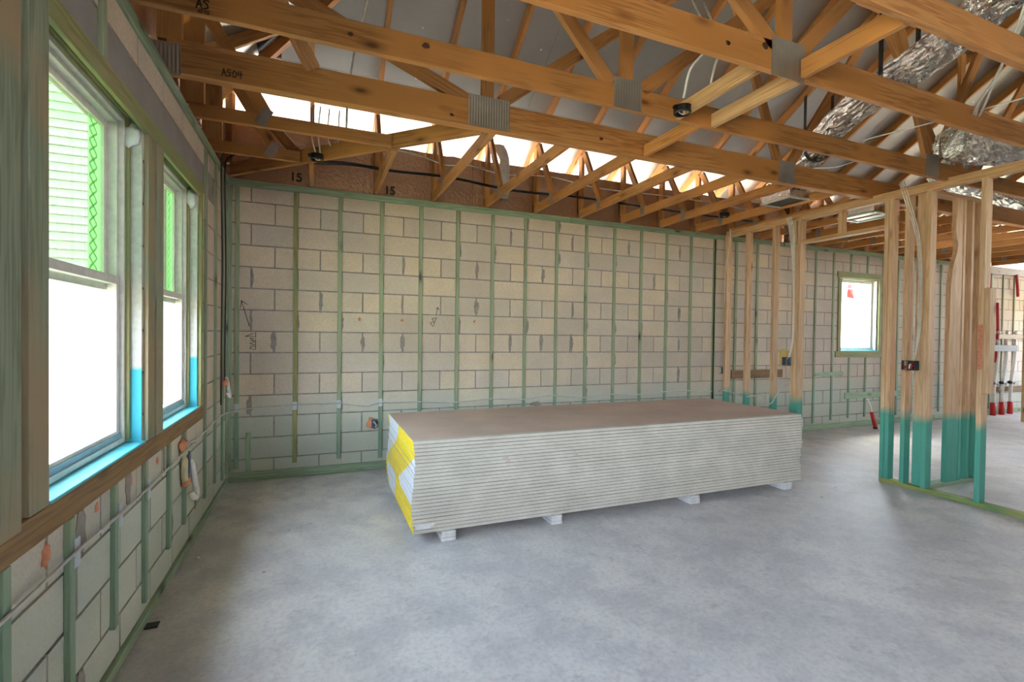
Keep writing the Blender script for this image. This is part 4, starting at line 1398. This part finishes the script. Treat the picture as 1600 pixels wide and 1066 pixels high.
# ---------------------------------------------------------------- floor clutter
tag(abox('chip', .03, .085, -2.43, -2.38, .0005, .008, M_black), 'small dark chip on the floor by the left wall', 'debris')
t = thing('red_tool', 'red handled tool leaning against the far block wall', 'tool', (9.02, -.2, 0))
tube('handle', [(9.0, -.26, .03), (9.03, -.18, .25)], .028, M_red, t, smooth_path=False)
tube('head', [(9.03, -.18, .25), (9.05, -.14, .36), (9.04, -.10, .46)], .016, M_wire, t)
tube('tip', [(9.0, -.262, .002), (9.0, -.26, .03)], .032, M_black, t, smooth_path=False)
rd = random.Random(21)
for k in range(9):
    x, y = rd.uniform(.1, .9), rd.uniform(-2.6, -.1)
    if k > 5:
        x, y = rd.uniform(3.4, 5.4), rd.uniform(-2.3, -2.0)
    tag(blob('plaster_crumb', (x, y, .005), (.012, .01, .005), M_gyp, None, seed=50 + k, n=1), 'tiny white plaster crumb on the floor near the %s' % ('left wall' if k <= 5 else 'drywall stack'), 'debris', 'crumbs near the left wall' if k <= 5 else 'crumbs near the drywall stack')

# ---------------------------------------------------------------- plumbing on the far part of the back wall
for k, x in enumerate((12.75, 13.05, 13.35)):
    t = thing('supply_pipe', 'red and white supply pipe on the far wall, %s from the left' % ORD[k], 'pipe', (x, -.09, 0), 'far wall pipes')
    tube('red_sleeve', [(x, -.09, 0), (x, -.09, .24)], .045, M_red, t, smooth_path=False)
    tube('pipe', [(x, -.09, .24), (x + .02, -.09, .6), (x + .12, -.09, 1.1), (x + .1, -.09, 1.45)], .03, M_pvc, t)
    tube('valve', [(x - .06, -.09, .62), (x + .1, -.09, .6)], .03, M_black, t, smooth_path=False)
    blob('stub', (x + .12, -.10, 1.585), (.05, .03, .035), M_pvc, t, seed=k)
for k, (x, z0, z1) in enumerate(((12.55, 1.95, 2.7), (12.85, 1.0, 2.15), (13.5, 2.3, 2.72))):
    tag(tube('red_pipe', [(x, -.07, z1), (x + .02, -.08, (z0 + z1) / 2), (x - .08 + .08 * k, -.07, z0)], .025, M_red), 'red plastic pipe on the far wall, %s from the left' % ORD[k], 'pipe', 'red pipes on the far wall')
tag(abox('pipe_bank', 12.6, 13.5, -.12, -.05, 1.22, 1.34, plain('dark_grey', (60, 62, 66), .6)), 'dark horizontal bar between the ledgers on the far wall', 'bar')

# ---------------------------------------------------------------- outside the windows
sw = struct('wall_outside', boxes_mesh('wall_outside', [(-7.0, -0.3, 2.02, 2.2, -0.3, 4.30)]), M_sid_w, label='lap sided wall of the neighbouring building outside the left windows')
zz = -0.25
k = 0
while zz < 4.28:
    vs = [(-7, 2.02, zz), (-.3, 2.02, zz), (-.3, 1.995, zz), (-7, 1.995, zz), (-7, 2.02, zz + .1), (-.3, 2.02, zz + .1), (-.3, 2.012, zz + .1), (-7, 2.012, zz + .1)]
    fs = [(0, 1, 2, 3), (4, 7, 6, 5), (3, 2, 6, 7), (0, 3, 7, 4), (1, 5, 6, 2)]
    link('siding_board', pymesh('siding_board', vs, fs), M_sid_shade if zz > 3.76 else M_sid_w, sw)
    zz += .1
t = thing('utility_box', 'pale grey utility box outside the near left window', 'box', (-1.92, 1.85, -.25))
link('cabinet', cbox(.30, .24, .46, .01, M_gwire), None, t, Matrix.Translation((-1.92, 1.86, -.02)))
link('lid', cbox(.33, .27, .03, .008, M_gwire), None, t, Matrix.Translation((-1.92, 1.86, .225)))
# fence and shrub beyond the back window, red pennant
fw = thing('fence', 'white board fence beyond the small back window', 'fence', (11, 6.0, -.25))
for k in range(60):
    x = 6 + k * .155
    link('fence_board', cbox(2.6, .15, .02, .003, M_sid_w), None, fw, Matrix.Translation((x, 6.0, 1.05)) @ Matrix.Rotation(math.radians(90), 4, 'Y') @ Matrix.Rotation(0, 4, 'X'))
t = thing('shrub', 'green shrub above the white fence beyond the back window', 'shrub', (13.0, 8.0, -.25))
tube('trunk', [(13.0, 8.0, -.25), (13.05, 8.0, 1.5), (12.95, 8.0, 2.6)], .06, W['sill'], t)
rr = random.Random(8)
vs, fs = [], []
for k in range(900):
    c = V((12.95 + rr.gauss(0, .5), 8.0 + max(-.9, min(.9, rr.gauss(0, .3))), 3.0 + rr.gauss(0, .45)))
    d = V((rr.uniform(-1, 1), rr.uniform(-1, 1), rr.uniform(-1, 1))).normalized() * .08
    e = d.orthogonal().normalized() * .03
    i = len(vs)
    vs += [c - d, c + e, c + d, c - e]
    fs.append((i, i + 1, i + 2, i + 3))
o = link('leaves', pymesh('leaves', vs, fs), M_green, t)
o['kind'] = 'stuff'
t = thing('pennant', 'red triangular pennant hanging outside the back window', 'flag', (9.3, .42, 2.5))
vs = [(9.30, .42, 2.36), (9.40, .44, 2.38), (9.60, .42, 2.06), (9.44, .40, 2.12), (9.30, .43, 2.14)]
vs += [(a, b + .004, c) for a, b, c in vs]
fs = [(0, 1, 2, 3, 4), (9, 8, 7, 6, 5)] + [(q, q + 5, (q + 1) % 5 + 5, (q + 1) % 5) for q in range(5)]
link('cloth', pymesh('cloth', vs, fs), M_red, t)
tube('cord', [(9.34, .42, 2.38), (9.36, .42, 3.3)], .003, M_black, t, smooth_path=False)
